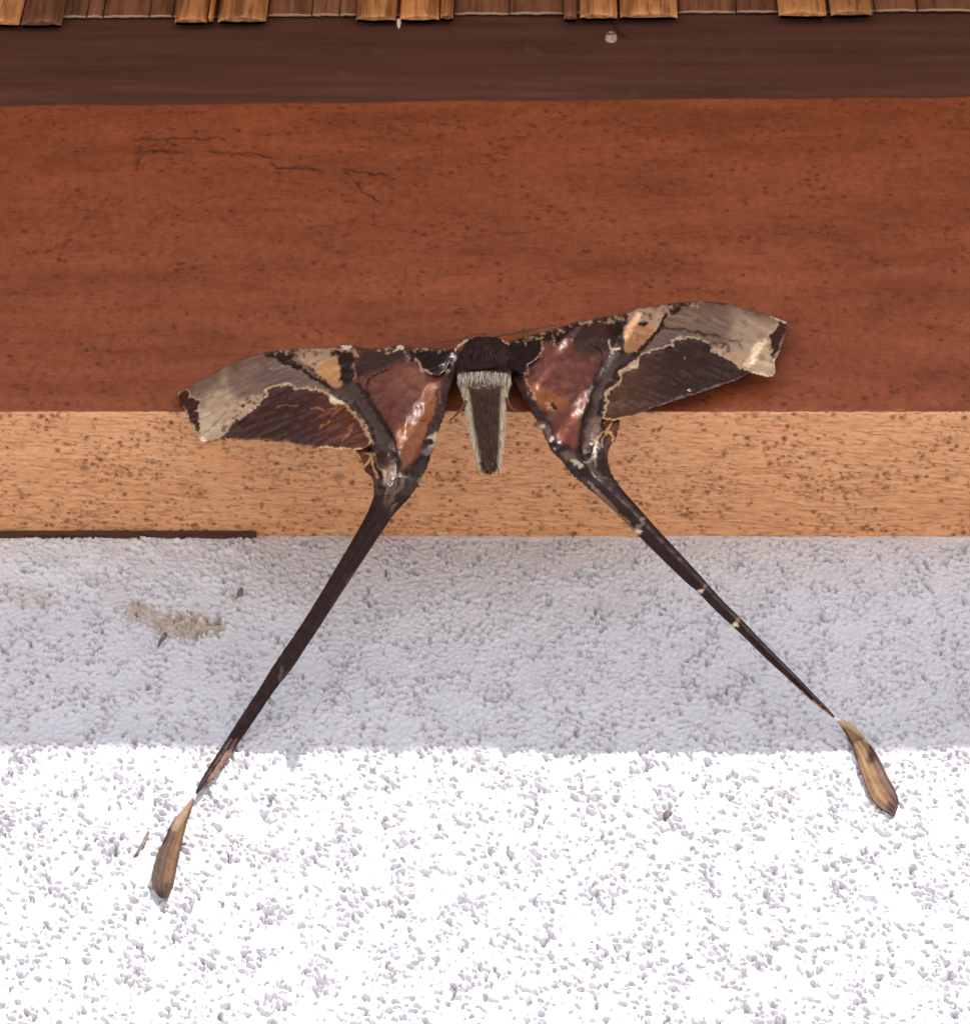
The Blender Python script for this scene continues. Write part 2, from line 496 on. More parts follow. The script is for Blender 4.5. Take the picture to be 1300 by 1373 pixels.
for pts, w, amp in cracks:
    q = line_mask(jx[fr], jy[fr], pts, w, 1.6) * amp
    crack[fr] = np.maximum(crack[fr], q * np.clip(.62 + .35 * clump(BX[fr] * 3, sl_[PI_][fr] * 3), .15, 1))
grain = Noise(.30, .0011, 9.0, math.radians(-3), .6, 34)
lump = Noise(.30, .012, 3.0, 0, .6, 35)
gsp = grain(BX, sl_[PI_]); lsp = lump(BX, sl_[PI_])
um = under[:, None]
bf = 1 - sstep(.108, .13, np.abs(BX))
disp = np.where(um, .000045 * gsp + .00010 * lsp - .00016 * pore + .00008 * fibre, .000012 * gsp + .00008 * lsp - .00005 * pore - .00016 * crack) * bf
disp -= .00026 * np.exp(-((sl_[PI_] - s_edge) / .0007) ** 2) * sstep(.2, 1.6, nK(BX * .7, sl_[PI_] * 0)) * bf
disp[-1] = 0; disp[0] = 0
nrm = np.stack([np.zeros_like(BX), prof[PI_, 2], prof[PI_, 3]], -1)
BV = BPt + nrm * disp[..., None]
# worn pale arris on the lower edge
edge_w = np.exp(-((sl_[PI_] - s_edge) / .0005) ** 2) * sstep(-.3, 1.2, nK(BX * .5, sl_[PI_]) + .4)
fibre = np.maximum(fibre, edge_w * .6)
bF = grid_faces(nP, nX)
mi = np.repeat(np.where(under[:-1], 1, 0), nX - 1)
bo = mesh_obj('wooden_beam', BV.reshape(-1, 3), bF[:, ::-1], [m_front, m_under], midx=mi,
              attrs={'pore': np.clip(pore, 0, 1) * bf, 'crack': crack, 'fibre': np.clip(fibre, 0, 1)})
tag(bo, 'wide reddish brown wooden beam with tan underside, cracked varnish, above the white wall', 'beam')

# ------------------------------------------------------------------ dark board above the beam
YD = -BP + .0022
dbx = np.linspace(-2.6, 2.6, 120); dz = np.concatenate([[BH + .0006], np.linspace(BH + .0015, .20, 10), [.2005]])
DX, DZ = np.meshgrid(dbx, dz)
DY = np.full(DX.shape, YD); DY[0] += .0008; DY[-1] += .0008
DV = np.stack([DX, DY, DZ + tilt(DX) * np.clip((.2 - DZ) / (.2 - BH), 0, 1)], -1)
D2 = np.concatenate([DV[:1] + [0, .018, 0], DV, DV[-1:] + [0, .018, 0]], 0)
tag(mesh_obj('dark_board', D2.reshape(-1, 3), grid_faces(len(dz) + 2, len(dbx)), m_dark),
    'dark stained board running between the red beam and the slats', 'board')

# ------------------------------------------------------------------ slats hanging over the dark board
cl = empty('slat_cladding', (0, -BP, .215))
tag(cl, 'row of honey brown wooden slats along the top edge', 'slats')
ZT = .215


def slat(xa, xb, row, Y, thick, mats, front, bulge=.0011):
    """xa, xb photo columns; row = photo row of the lower end"""
    pa, pb = at(xa, row, Y), at(xb, row, Y)
    x0, x1, z0 = pa[0], pb[0], (pa[2] + pb[2]) * .5
    nxs, nzs = 9, 7
    V = []
    us = np.linspace(0, 1, nxs)
    jag = np.array([random.gauss(0, .00012) for _ in us]) - (.0004 * np.abs(us * 2 - 1) ** 3 * -1 if front else 0)
    zz = [0, .0006, .003, .012, .03, .06, 1]
    lean = random.gauss(0, .004)
    for k, f in enumerate(zz):
        for u, j in zip(us, jag):
            z = z0 + (j if k < 3 else 0) + (f if f < 1 else ZT - z0)
            prof_y = bulge * (1 - abs(2 * u - 1) ** 2.5)
            if k == 0: prof_y -= .0004 if front else 0
            x = x0 + (x1 - x0) * u + lean * (z - z0) * .2
            V.append((x, Y - prof_y, z))
    V = np.array(V); n = len(V)
    Fc = grid_faces(nzs, nxs)
    mi = [0] * len(Fc)
    back = V.copy(); back[:, 1] = Y + thick
    if front: back[:nxs, 2] += thick * 1.7          # end sawn back at a slant
    Fb = (grid_faces(nzs, nxs) + n)[:, ::-1]
    per = [i for i in range(nxs)]
    Fs = []
    for i in range(nxs - 1): Fs.append((i + n, i + 1 + n, i + 1, i))
    nb = len(Fs)
    for k in range(nzs - 1):
        a0, a1 = k * nxs, (k + 1) * nxs
        Fs.append((a0, a1, a1 + n, a0 + n)); Fs.append((a1 + nxs - 1, a0 + nxs - 1, a0 + nxs - 1 + n, a1 + nxs - 1 + n))
    allF = np.concatenate([Fc, Fb, np.array(Fs)])
    midx = mi + [0] * len(Fb) + [0 if front else 1] * nb + [0] * (len(Fs) - nb)
    return mesh_obj('slat', np.concatenate([V, back]), allF, mats, parent=cl, midx=midx)


def rowat(x, r0, r1): return r0 + (r1 - r0) * x / 1300.0
YF, YR = YD - .0024, YD - .0010
front_slats = [(-44, 25, .9), (28, 81, 2), (234, 276, .5), (278, 285, 0), (292, 356, 0), (477, 530, 0), (536, 588, 0), (590, 607, -.5),
               (756, 773, 1.5), (777, 827, 0.5), (831, 908, .2), (1044, 1108, .6), (1114, 1169, -.2)]
for i, (a, b2, dr) in enumerate(front_slats):
    slat(a, b2, rowat((a + b2) / 2, 31.5, 18) + dr, YF + random.uniform(-.0003, .0003), .0010, [m_slat_dark if i in (1, 8) else m_slat], True)
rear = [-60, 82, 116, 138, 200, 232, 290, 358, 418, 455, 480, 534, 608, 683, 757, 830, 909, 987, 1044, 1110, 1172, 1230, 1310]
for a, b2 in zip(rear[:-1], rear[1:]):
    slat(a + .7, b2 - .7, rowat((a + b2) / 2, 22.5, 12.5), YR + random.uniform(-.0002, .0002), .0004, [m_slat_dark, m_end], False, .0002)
for side in (-1, 1):      # the row goes on beyond the picture
    x = -70 if side < 0 else 1320
    while -1500 < x < 2800:
        w = random.uniform(45, 80)
        a, b2 = (x - w, x) if side < 0 else (x, x + w)
        r_ = rowat((a + b2) / 2, 31.5, 18)
        if random.random() < .5: slat(a, b2, r_, YF, .0010, [m_slat], True)
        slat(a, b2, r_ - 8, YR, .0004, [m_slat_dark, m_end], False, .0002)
        x += side * (w + random.uniform(2, 8))

# ------------------------------------------------------------------ lath, screw, flecks
pa, pb = at(-120, 718.5, -.0012), at(343, 718.5, -.0012)
lx = np.linspace(-.35, pb[0], 60)
hh = .00080 + .00012 * np.array([math.sin(q * 60) for q in lx])
V = []
for x_, h_ in zip(lx, hh):
    V += [(x_, .001, -.0001 - h_), (x_, -.0012, -.0001 - h_), (x_, -.0014, -.0004), (x_, .001, -.0004)]
V = np.array(V); Fc = grid_faces(60, 4, True).tolist() + [[0, 1, 2, 3], [239, 238, 237, 236]]
tag(mesh_obj('wooden_lath', V, Fc, m_lath, smooth=False), 'thin dark wooden strip between beam underside and wall on the left', 'strip')

sc_ = at(819, 48.5, YD - .0007)
sr = empty('screw', sc_); tag(sr, 'small pale round screw head in the dark board', 'screw')
V, Fc = [], []
rr = [(.00125, .0022), (.00125, .0004), (.00112, -.0003), (.0007, -.0008), (.0, -.0010)]
for q, (r_, y_) in enumerate(rr):
    for k in range(16):
        a = 2 * math.pi * k / 16; V.append((sc_[0] + r_ * math.cos(a), sc_[1] + y_, sc_[2] + r_ * math.sin(a) * 1.15))
mesh_obj('head', np.array(V), grid_faces(5, 16, True), m_metal, parent=sr)
sx0 = [(-.0008, -.0003), (-.0003, -.0006), (.0003, -.0006), (.0007, -.0002)]
V, Fc = tube([(sc_[0] + a, sc_[1] - .00085, sc_[2] + b2) for a, b2 in sx0], .00016, 6)
mesh_obj('slot', V, Fc, m_lath, parent=sr)
V, Fc = tube([at(x_, y_, YD - .0003) for x_, y_ in ((820, 29), (827, 38), (835, 46), (846, 52))], [.0001, .00022, .00028, .00008], 6)  # thin tube added to draw the dark line in the board
tag(mesh_obj('sliver', V, Fc, m_lath), 'added thin dark line on the board beside the screw', 'sliver')


def chip_mesh(name, pts, Y, th, mat, label, cat, group=None):
    """small flat flake with thickness: outline in photo pixels on the plane Y"""
    P = at([p[0] for p in pts], [p[1] for p in pts], Y); n = len(P)
    cc = P.mean(0); inner = cc + (P - cc) * .6
    V = np.concatenate([P, inner - [0, th, 0], [cc - [0, th * 1.2, 0]], P + [0, .0006, 0]])
    Fc = []
    for i in range(n):
        j = (i + 1) % n
        Fc += [[i, j, n + j, n + i], [n + i, n + j, 2 * n], [2 * n + 1 + i, 2 * n + 1 + j, j, i]]
    o = mesh_obj(name, V, Fc, mat); return tag(o, label, cat, group)


chip_mesh('white_fleck', [(532, 26), (535, 25), (537.5, 28), (536, 33), (534, 35), (532, 30)], YF - .001, .0005, m_white, 'tiny white fleck hanging under the gap between two slats', 'fleck')
chip_mesh('debris_fleck', [(890, 1098), (888, 1092), (892, 1087), (899, 1085), (901, 1089), (896, 1096), (892, 1100)], -.0004, .0005, m_fleck, 'small dark grey fleck stuck on the sunlit wall', 'fleck')
chip_mesh('fissure_mark', [(178, 1152), (184, 1141), (191, 1133), (194, 1122), (199, 1113), (200, 1115), (197, 1126), (193.5, 1135), (187, 1142)], -.0003, .0004, m_fleck, 'thin dark crack-like mark on the wall beside the left tail tip', 'fissure')  # flake added to draw a grey crack-like mark in the plaster
chip_mesh('leaf_scrap', [(215, 857), (219, 850), (224, 848), (223, 853), (217, 860), (212, 868), (211, 866)], -.0004, .0006, m_fleck, 'tiny black scrap below the chipped beige plaster', 'fleck')
chip_mesh('splinter_scrap', [(317, 797), (322, 791), (326, 789), (325, 793), (320, 799)], -.0006, .0006, m_fleck, 'tiny black splinter right of the chipped plaster', 'fleck')

# ------------------------------------------------------------------ the moth
moth = empty('moth', at(652, 552, -BP))
tag(moth, 'large brown moth with spread wings and two long ribbon tails on the beam', 'moth')
wn1 = Noise(256, 9, 1.0, 0, .8, 51); wn2 = Noise(256, 30, 1.0, 0, .8, 52); wn3 = Noise(256, 5, 1, 0, .7, 53)
wn4 = Noise(512, 14, 5, math.radians(-25), .7, 54); wn5 = Noise(512, 14, 5, math.radians(25), .7, 55)


def crop(ox, oy, k, pts): return [(ox + u / k, oy + v / k) for u, v in pts]
A1 = lambda *p: crop(220, 380, 4.333, p)
A2 = lambda *p: crop(440, 420, 5.0, p)
A3 = lambda *p: crop(640, 390, 5.083, p)
A4 = lambda *p: crop(800, 380, 4.643, p)
A5 = lambda *p: crop(180, 620, 2.2875, p)
A6 = lambda *p: crop(760, 580, 2.5417, p)
A8 = lambda *p: crop(460, 570, 8.125, p)

# outlines traced on the wings -------------------------------------------------
LF_top = [(238, 528), (242, 523), (250, 522), (266, 513), (285, 502), (301, 491), (319, 483), (335, 478), (356, 472), (377, 469), (405, 466.5), (428, 466.5), (451, 465), (460, 463), (472, 463), (490, 467), (506, 467), (518, 466), (534, 462), (540, 462), (552, 466), (570, 466), (588, 467), (608, 468)]
LF_in = [(610, 476), (602, 487), (596, 498), (588, 503), (578, 502), (568, 497), (564, 490), (561, 482), (556, 481), (551, 486), (540, 490), (520, 494), (503, 500), (492, 508), (490, 518), (494, 532), (507, 556), (520, 578), (528, 592), (533, 612), (530, 640), (522, 655), (514, 645), (509, 625), (502, 612), (499, 600)]
LF_bot = [(497, 595), (485, 601.5), (469, 602.7), (451, 601.5), (427.7, 598), (404.6, 596), (381.5, 591), (358.5, 591), (344.6, 588.4), (328.5, 589), (312, 587.7), (294, 586.5), (281, 589), (275, 592), (268.5, 591), (265, 583), (258, 571), (251, 562), (248, 548), (239.6, 536)]
LF = LF_top + LF_in + LF_bot
LT_left = [(476, 603), (483, 612), (488, 624), (488, 631), (498.5, 640), (501, 651), (501, 664), (500, 669), (491, 691), (472, 724.6), (452, 758.5), (432, 792), (415, 820), (399, 845), (370.5, 885.6), (346, 926), (321.5, 963), (297, 1002), (281, 1026), (268.5, 1047), (261.4, 1064), (257, 1071), (241, 1090), (228, 1105), (222, 1123), (212, 1140), (207, 1162), (203, 1175), (206, 1193), (215, 1204)]
LT_right = [(618, 470), (610, 500), (601, 528), (597, 552), (592, 566), (586.5, 580), (583.5, 596), (578, 610), (571, 629), (561.5, 649), (546, 671), (528, 689), (515, 709), (503, 726), (488, 749), (472, 774), (454, 801), (429.6, 839), (407, 873), (391, 898), (366, 928), (346, 959), (325.6, 987.6), (311, 1010), (297, 1030), (279, 1051), (264.5, 1064), (257.5, 1079), (250, 1101), (242, 1136), (236, 1166), (231, 1193), (221.5, 1204)]
LH = LT_left + LT_right[::-1] + [(560, 474), (520, 478), (496, 486), (484, 510), (488, 560), (480, 590)]
RF_top = A4((0, 215), (70, 205), (200, 180), (250, 150), (300, 150), (430, 125), (560, 115), (650, 110), (800, 120), (900, 155), (1000, 180), (1090, 205), (1185, 240))
RF_top = [(684, 458), (700, 453), (715, 449), (735, 443), (755, 437), (770, 432), (785, 430)] + RF_top
RF_bot = A4((1175, 310), (1150, 380), (1130, 440), (1105, 490), (1110, 550), (1090, 580), (1030, 570), (960, 550), (880, 590), (800, 620), (700, 660), (560, 700), (430, 745), (330, 775), (200, 825), (100, 850), (30, 840))
RF_in = A3((850, 860), (840, 930), (810, 1020), (770, 1100), (720, 1120), (700, 1040), (700, 960), (730, 860), (760, 760), (790, 650), (820, 560), (850, 480), (850, 420), (820, 380), (760, 350), (700, 330), (640, 330), (560, 350), (530, 375), (505, 335), (445, 350), (430, 440), (385, 475), (345, 500), (330, 565), (290, 560), (235, 530), (220, 420))
RF = RF_top + RF_bot + RF_in
RT_left = [(676, 462), (683, 492), (693, 518), (705, 539.5), (719, 563), (728.5, 581), (738, 602.5), (752, 617), (771, 640), (800, 664.6), (823, 684.6), (854, 717), (878.5, 741.5), (920, 782), (933.5, 792), (954, 814), (977.5, 836), (998, 855), (1028, 885), (1055, 909), (1082.5, 936), (1106, 954.6), (1117.5, 963), (1121.5, 967.5), (1134, 985), (1145.6, 1009), (1153, 1032), (1161, 1056), (1169, 1074), (1185, 1087.5), (1199, 1094)]
RT_right = [(831, 563), (826, 588), (815, 601.5), (814, 614), (818.5, 634), (832, 654), (848, 672), (863, 689), (886, 715), (917, 748), (945, 778.6), (967, 804), (993, 829), (1021.5, 860), (1048.6, 887), (1072, 910.6), (1092.6, 932.6), (1108, 948), (1120.5, 963), (1124, 964), (1138, 967.5), (1153, 981), (1169, 1001), (1181, 1021), (1189, 1040), (1201, 1060), (1204, 1076)]
RH = RT_left + RT_right[::-1] + [(822, 545), (812, 520), (815, 480), (800, 455), (770, 452), (740, 455), (700, 456)]

L_dark = A1((325, 890), (420, 820), (500, 740), (560, 685), (592, 655), (580, 630), (620, 600), (680, 588), (745, 588), (760, 618), (830, 600), (900, 620), (940, 640), (972, 652), (962, 682), (1005, 704), (1050, 704), (1082, 742), (1132, 784), (1162, 832), (1192, 892), (1195, 940), (1150, 985), (1000, 990), (600, 945), (330, 920))
R_dark = A4((960, 562), (860, 502), (780, 452), (700, 402), (690, 368), (640, 342), (560, 336), (470, 352), (472, 387), (400, 397), (330, 417), (270, 452), (252, 482), (242, 522), (190, 532), (150, 562), (142, 602), (112, 642), (62, 692), (62, 762), (42, 802), (30, 860), (300, 830), (900, 620))


class Paint:
    def __init__(self, px, py, base):
        self.px, self.py = px, py
        self.w1, self.w2, self.w3 = wn1(px, py), wn2(px, py), wn3(px, py)
        self.wx = px + .7 * self.w1 + .9 * wn2(px + 77, py + 31)
        self.wy = py + .7 * wn1(px + 131, py + 59) + .9 * self.w2
        self.c = np.tile(np.asarray(base, float), px.shape + (1,))

    def put(self, m, col):
        m = np.clip(m, 0, 1)[..., None]
        self.c = self.c * (1 - m) + np.asarray(col) * m

    def poly(self, pts, col, soft=1.2, amp=1.0, warp=True):
        x, y = (self.wx, self.wy) if warp else (self.px, self.py)
        self.put(poly_mask(x, y, pts, soft) * amp, col)

    def line(self, pts, w, col, amp=1.0, soft=.8, warp=True):
        x, y = (self.wx, self.wy) if warp else (self.px, self.py)
        self.put(line_mask(x, y, pts, w, soft) * amp, col)

    def blob(self, cx, cy, rx, ry, col, amp=1.0, soft=.25):
        r = np.sqrt(((self.wx - cx) / rx) ** 2 + ((self.wy - cy) / ry) ** 2)
        self.put((1 - sstep(1 - soft, 1 + soft, r)) * amp, col)

    def glow(self, cx, cy, rx, ry, col, amp=1.0):
        self.put(np.exp(-((self.px - cx) / rx) ** 2 - ((self.py - cy) / ry) ** 2) * amp, col)

    def specks(self, pts, n, r, col, seed, amp=.9):
        rr_ = random.Random(seed)
        xs_, ys_ = [p[0] for p in pts], [p[1] for p in pts]
        k = 0
        P_ = np.array(pts)
        while k < n:
            x, y = rr_.uniform(min(xs_), max(xs_)), rr_.uniform(min(ys_), max(ys_))
            if not inside(np.array([x]), np.array([y]), P_)[0]: continue
            self.blob(x, y, r * rr_.uniform(.5, 1.5), r * rr_.uniform(.4, 1.1), col, amp * rr_.uniform(.5, 1), .4); k += 1


BLACK = alb(34, 24, 24); DKBR = alb(58, 36, 32); CREAM = alb(226, 200, 162); PINKTAN = alb(186, 150, 124); TAN = alb(190, 138, 92)
GREY = alb(124, 99, 85); LTGREY = alb(190, 160, 132); BAND = alb(74, 60, 56); RED = alb(108, 64, 54); RED2 = alb(140, 88, 71); ORANGE = alb(140, 85, 54)


def paint_left(px, py):
    p = Paint(px, py, DKBR)
    # central red field
    p.poly(A2((150, 250), (560, 250), (760, 420), (760, 500), (460, 900), (440, 870), (260, 560), (150, 470)), RED, 6)
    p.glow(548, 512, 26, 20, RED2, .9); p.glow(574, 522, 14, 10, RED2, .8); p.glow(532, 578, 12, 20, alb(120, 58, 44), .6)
    p.put(sstep(.4, 1.6, p.w2 + p.w1 * .5) * .5 * (px < 600) * (py < 600), alb(84, 48, 46))
    p.poly(A2((180, 255), (520, 250), (530, 310), (440, 350), (330, 390), (240, 420), (200, 430)), alb(62, 44, 42), 5)
    p.poly(A2((470, 880), (560, 740), (720, 500), (745, 560), (715, 700), (655, 830), (615, 900), (560, 980), (515, 1035)), ORANGE, 2)
    p.line(A2((550, 722), (600, 725), (660, 728)), 2.2, DKBR, .8)
    p.glow(556, 606, 8, 14, alb(140, 76, 44), .7)
    p.line(A2((770, 440), (730, 560), (740, 640), (700, 730), (660, 820)), 5, alb(70, 42, 34), .9, 2)
    p.line(A2((750, 470), (738, 560), (752, 600)), 2, alb(150, 110, 84), .6)
    # inner margin: dark with pale bands
    p.poly(A2((800, 480), (785, 660), (735, 800), (690, 830), (655, 850), (680, 760), (750, 620), (770, 520)), alb(60, 40, 34), 2)
    p.poly(A2((740, 800), (718, 890), (690, 910), (650, 870), (660, 840), (700, 810)), alb(190, 170, 150), 2)
    p.blob(575, 593, 7, 4.5, BLACK); p.blob(572, 594, 4, 3, BLACK)
    p.poly(A2((715, 890), (680, 970), (640, 960), (620, 930), (660, 890)), alb(118, 100, 92), 3)
    p.poly(A2((700, 950), (650, 1050), (590, 1040), (560, 1010), (620, 960)), BLACK, 2)
    p.poly(A2((650, 1060), (610, 1130), (560, 1090), (570, 1060)), alb(170, 148, 128), 4)
    # lower web of the tail root
    p.poly(A8((540, 180), (600, 200), (640, 400), (600, 640), (540, 760), (470, 900), (340, 1100), (240, 1300), (900, 1300), (700, 800), (920, 460), (700, 480)), alb(44, 31, 29), 3)
    p.poly(A8((560, 0), (880, 20), (840, 200), (740, 380), (650, 500), (600, 380), (580, 200)), alb(136, 82, 54), 4)
    p.line(A8((700, 540), (620, 660), (540, 780), (470, 900)), 3.5, alb(112, 88, 76), .8, 2)
    p.poly(A8((420, 500), (580, 380), (590, 560), (540, 740), (480, 700)), alb(96, 78, 70), 3)
    p.line(A8((440, 480), (455, 600), (480, 720), (450, 860)), 2.4, alb(140, 116, 100), .8, 1.5)
    p.line(A8((555, 420), (575, 560), (550, 680), (500, 760)), 2, alb(120, 98, 84), .6, 1.5)
    p.line(A8((560, 860), (520, 960), (440, 1120)), 3, alb(168, 140, 112), .8, 1.5)
    p.line(A8((330, 1180), (280, 1300)), 4, alb(150, 110, 100), .6, 2)
    p.poly(A8((150, 290), (320, 320), (290, 420), (230, 480), (190, 380)), alb(92, 50, 30), 2)
    p.line(A8((170, 290), (310, 330), (220, 470)), 2.2, alb(210, 160, 104), .85, 1)
    p.line(A8((300, 330), (340, 480), (370, 570)), 2.6, alb(214, 172, 120), .9, 1)
    p.line(A8((320, 300), (380, 430), (400, 470)), 2, alb(190, 150, 110), .7, 1)
    p.poly(A8((250, 470), (300, 440), (350, 560), (360, 640), (335, 640), (310, 560)), alb(84, 40, 28), 2)
    # outer forewing
    outer = LF_bot[-16:] + [(238, 528)] + LF_top[:17] + A2((200, 440), (90, 500), (0, 520)) + [(430, 560), (330, 600)]
    og = sstep(0, 1, (330 - px) / 60.0)
    p.poly(A1((130, 610), (280, 530), (430, 445), (590, 400), (760, 400), (900, 560), (1000, 620), (940, 640), (560, 660), (330, 895), (210, 920), (100, 700)), GREY, 2)
    p.poly(A1((100, 700), (205, 690), (345, 560), (400, 640), (470, 690), (330, 895), (210, 920)), LTGREY, 9, .75)
    p.glow(275, 575, 22, 26, alb(205, 182, 150), .6)
    p.line(A1((345, 480), (340, 560), (330, 640)), 9, alb(160, 134, 112), .55, 6)
    p.line(A1((210, 910), (300, 810), (360, 740)), 1.6, alb(120, 96, 80), .6)
    p.line(A1((365, 740), (372, 640)), 1.6, alb(190, 168, 140), .5)
    p.poly(A1((560, 470), (700, 480), (860, 560), (700, 580), (600, 600), (560, 540)), alb(104, 86, 78), 5, .8)
    p.line(A1((620, 500), (680, 478), (740, 490), (790, 520)), 2.2, alb(160, 138, 118), .6, 1.5)
    p.put(sstep(.2, 1.8, wn4(px, py)) * .25 * (px < 440), alb(160, 136, 116))
    p.put(sstep(.5, 2, p.w2) * .4 * (px < 430), alb(92, 74, 66))
    pk = A1((570, 640), (560, 700), (470, 770), (350, 860), (300, 880), (380, 780), (440, 690), (520, 650))
    p.poly(pk, alb(196, 160, 132), 2, .8); p.specks(pk, 26, 2.4, BLACK, 3)
    # tan patch
    p.poly(A1((760, 400), (800, 378), (1000, 372), (1100, 380), (1130, 420), (1010, 460), (1020, 560), (1030, 605), (990, 605), (900, 540), (860, 490), (800, 450)), PINKTAN, 2)
    p.poly(A1((900, 470), (1010, 430), (1020, 560), (1030, 605), (990, 605), (900, 540)), TAN, 4)
    p.specks(A1((770, 390), (1000, 380), (990, 430), (880, 470), (800, 450)), 20, 1.7, alb(70, 44, 36), 4)
    p.poly(A1((580, 400), (640, 390), (750, 410), (748, 440), (690, 470), (660, 440), (600, 425)), BLACK, 1.5)
    p.poly(A1((690, 455), (770, 455), (805, 480), (808, 510), (775, 515), (735, 485)), BLACK, 1.5)
    p.line(A1((810, 510), (880, 555), (930, 590), (1000, 620)), 4.5, BLACK, 1, 1.5)
    p.blob(464, 482, 12, 12, BLACK, 1, .15); p.blob(466, 503, 10, 12, BLACK, 1, .15)
    p.poly(A1((960, 400), (1060, 380), (1040, 410), (970, 425)), BLACK, 1.5)
    p.line(A2((185, 350), (175, 430)), 3.5, alb(150, 120, 100), .8)
    p.blob(480, 498, 4, 9, alb(52, 34, 32))
    # top dark patch and its pale outline
    p.poly(A2((540, 260), (850, 245), (840, 300), (790, 350), (775, 400), (740, 418), (690, 412), (680, 402), (640, 388), (620, 350), (600, 308), (578, 308), (560, 335), (540, 300)), alb(30, 20, 20), 1)
    p.line(A2((512, 265), (530, 290), (520, 320)), 2.0, alb(150, 120, 104), .8)
    p.line(A2((585, 305), (605, 315), (622, 360), (632, 382), (665, 395), (690, 410)), 2.4, alb(176, 140, 122), .95)
    p.line(LF_top[8:], 3.2, alb(96, 72, 62), .6, 2); p.specks(crop(0, 0, 1, [(350, 466), (470, 460), (610, 464), (610, 472), (350, 476)]), 60, 2.2, alb(190, 160, 136), 8, .8)
    p.specks(crop(0, 0, 1, [(350, 466), (470, 460), (610, 464), (610, 473), (350, 478)]), 40, 2.2, BLACK, 9, .8)
    p.blob(464, 464, 8, 3.5, alb(250, 240, 225)); p.blob(537, 465, 6, 3.5, alb(235, 222, 205)); p.line(A2((440, 250), (470, 225)), 3, alb(240, 225, 210), .7)  # sun highlights on the leading edge, painted near white
    # the band
    p.poly(A2((0, 500), (90, 500), (170, 470), (260, 560), (330, 680), (400, 790), (440, 870), (420, 950), (330, 900), (300, 850), (240, 740), (190, 690), (150, 610), (50, 550)), BAND, 2)
    p.line(A2((200, 480), (280, 580), (345, 700), (420, 820), (455, 930), (470, 1010)), 6, BLACK, .9, 3)  # crease shadow beside the band, painted in black
    p.line(A2((60, 530), (150, 560), (230, 660), (290, 760), (340, 830)), 8, alb(88, 72, 66), .5, 5)
    # dark field
    p.poly(L_dark, alb(62, 36, 30), 1.0)
    dm = poly_mask(p.wx, p.wy, L_dark, 1.5)
    p.put(dm * sstep(395, 485, px) * .8, alb(98, 52, 37)); p.put(dm * sstep(.3, 1.6, wn4(px, py)) * sstep(380, 470, px) * .6, alb(126, 72, 44))
    for q in (((650, 712), (700, 706), (780, 708)), ((860, 728), (930, 730), (1010, 726)), ((980, 770), (1030, 720), (1070, 700)), ((900, 850), (950, 800)), ((1030, 920), (1080, 860), (1090, 820))):
        p.line(A1(*q), 1.4, alb(176, 112, 72), .7, 1)
    p.line(L_dark[2:22], 2.0, alb(206, 176, 146), .85, .9)
    p.poly(A1((962, 655), (985, 650), (1055, 700), (1010, 705), (960, 685)), alb(222, 196, 164), 1.2)
    p.line(A1((1060, 705), (1095, 760), (1150, 800), (1185, 880), (1215, 925)), 3, alb(190, 152, 118), .85, 1)
    p.line(A1((1100, 700), (1150, 760), (1195, 830), (1225, 905)), 3, BLACK, .9, 1.5)
    p.line(LF_bot[:11], 1.6, alb(150, 100, 72), .5)
    p.line(LF_bot[1:5], 2.4, alb(216, 176, 132), .8)
    # wing tip
    p.poly(A1((80, 640), (130, 618), (150, 660), (205, 678), (200, 715), (178, 735), (205, 760), (200, 880), (165, 830), (130, 780), (125, 735)), alb(64, 32, 27), 1)
    p.line(LF_bot[-6:] + [(238, 528), (242, 523), (250, 522)], 2.2, alb(186, 150, 124), .85)
    p.line(A1((130, 618), (150, 658), (205, 680)), 1.6, alb(206, 180, 150), .8)
    p.blob(273, 589, 5, 3.5, alb(226, 206, 176))
    # tail ribbon
    tl = sstep(650, 700, py)
    p.put(tl, alb(40, 26, 26))
    p.put(tl * sstep(.2, 1.5, wn2(px, py)) * .4, alb(56, 38, 36))
    p.put(line_mask(p.wx, p.wy, [(512, 720), (470, 776), (420, 856), (380, 912)], 3, 2) * .3, alb(110, 92, 88))
    p.blob(376, 905, 3, 14, alb(96, 84, 82), .5)
    p.poly(A5((305, 880), (285, 925), (225, 995), (200, 1015), (235, 960), (255, 920), (275, 890)), alb(128, 96, 90), 1.5, .8); p.line(A5((300, 890), (268, 940), (225, 995)), 2, alb(190, 152, 132), .6)
    # tail blade
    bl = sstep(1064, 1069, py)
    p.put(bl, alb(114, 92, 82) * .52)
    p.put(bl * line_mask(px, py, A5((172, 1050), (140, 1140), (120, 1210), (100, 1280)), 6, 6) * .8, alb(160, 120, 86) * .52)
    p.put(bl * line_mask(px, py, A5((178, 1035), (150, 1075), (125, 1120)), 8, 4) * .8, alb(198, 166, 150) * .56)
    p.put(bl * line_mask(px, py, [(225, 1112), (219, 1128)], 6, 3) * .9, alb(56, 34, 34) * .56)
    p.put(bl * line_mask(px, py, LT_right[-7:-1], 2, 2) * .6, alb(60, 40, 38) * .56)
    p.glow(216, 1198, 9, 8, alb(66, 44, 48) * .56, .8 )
    p.blob(261, 1067, 4, 3, alb(220, 205, 195))
    return p.c


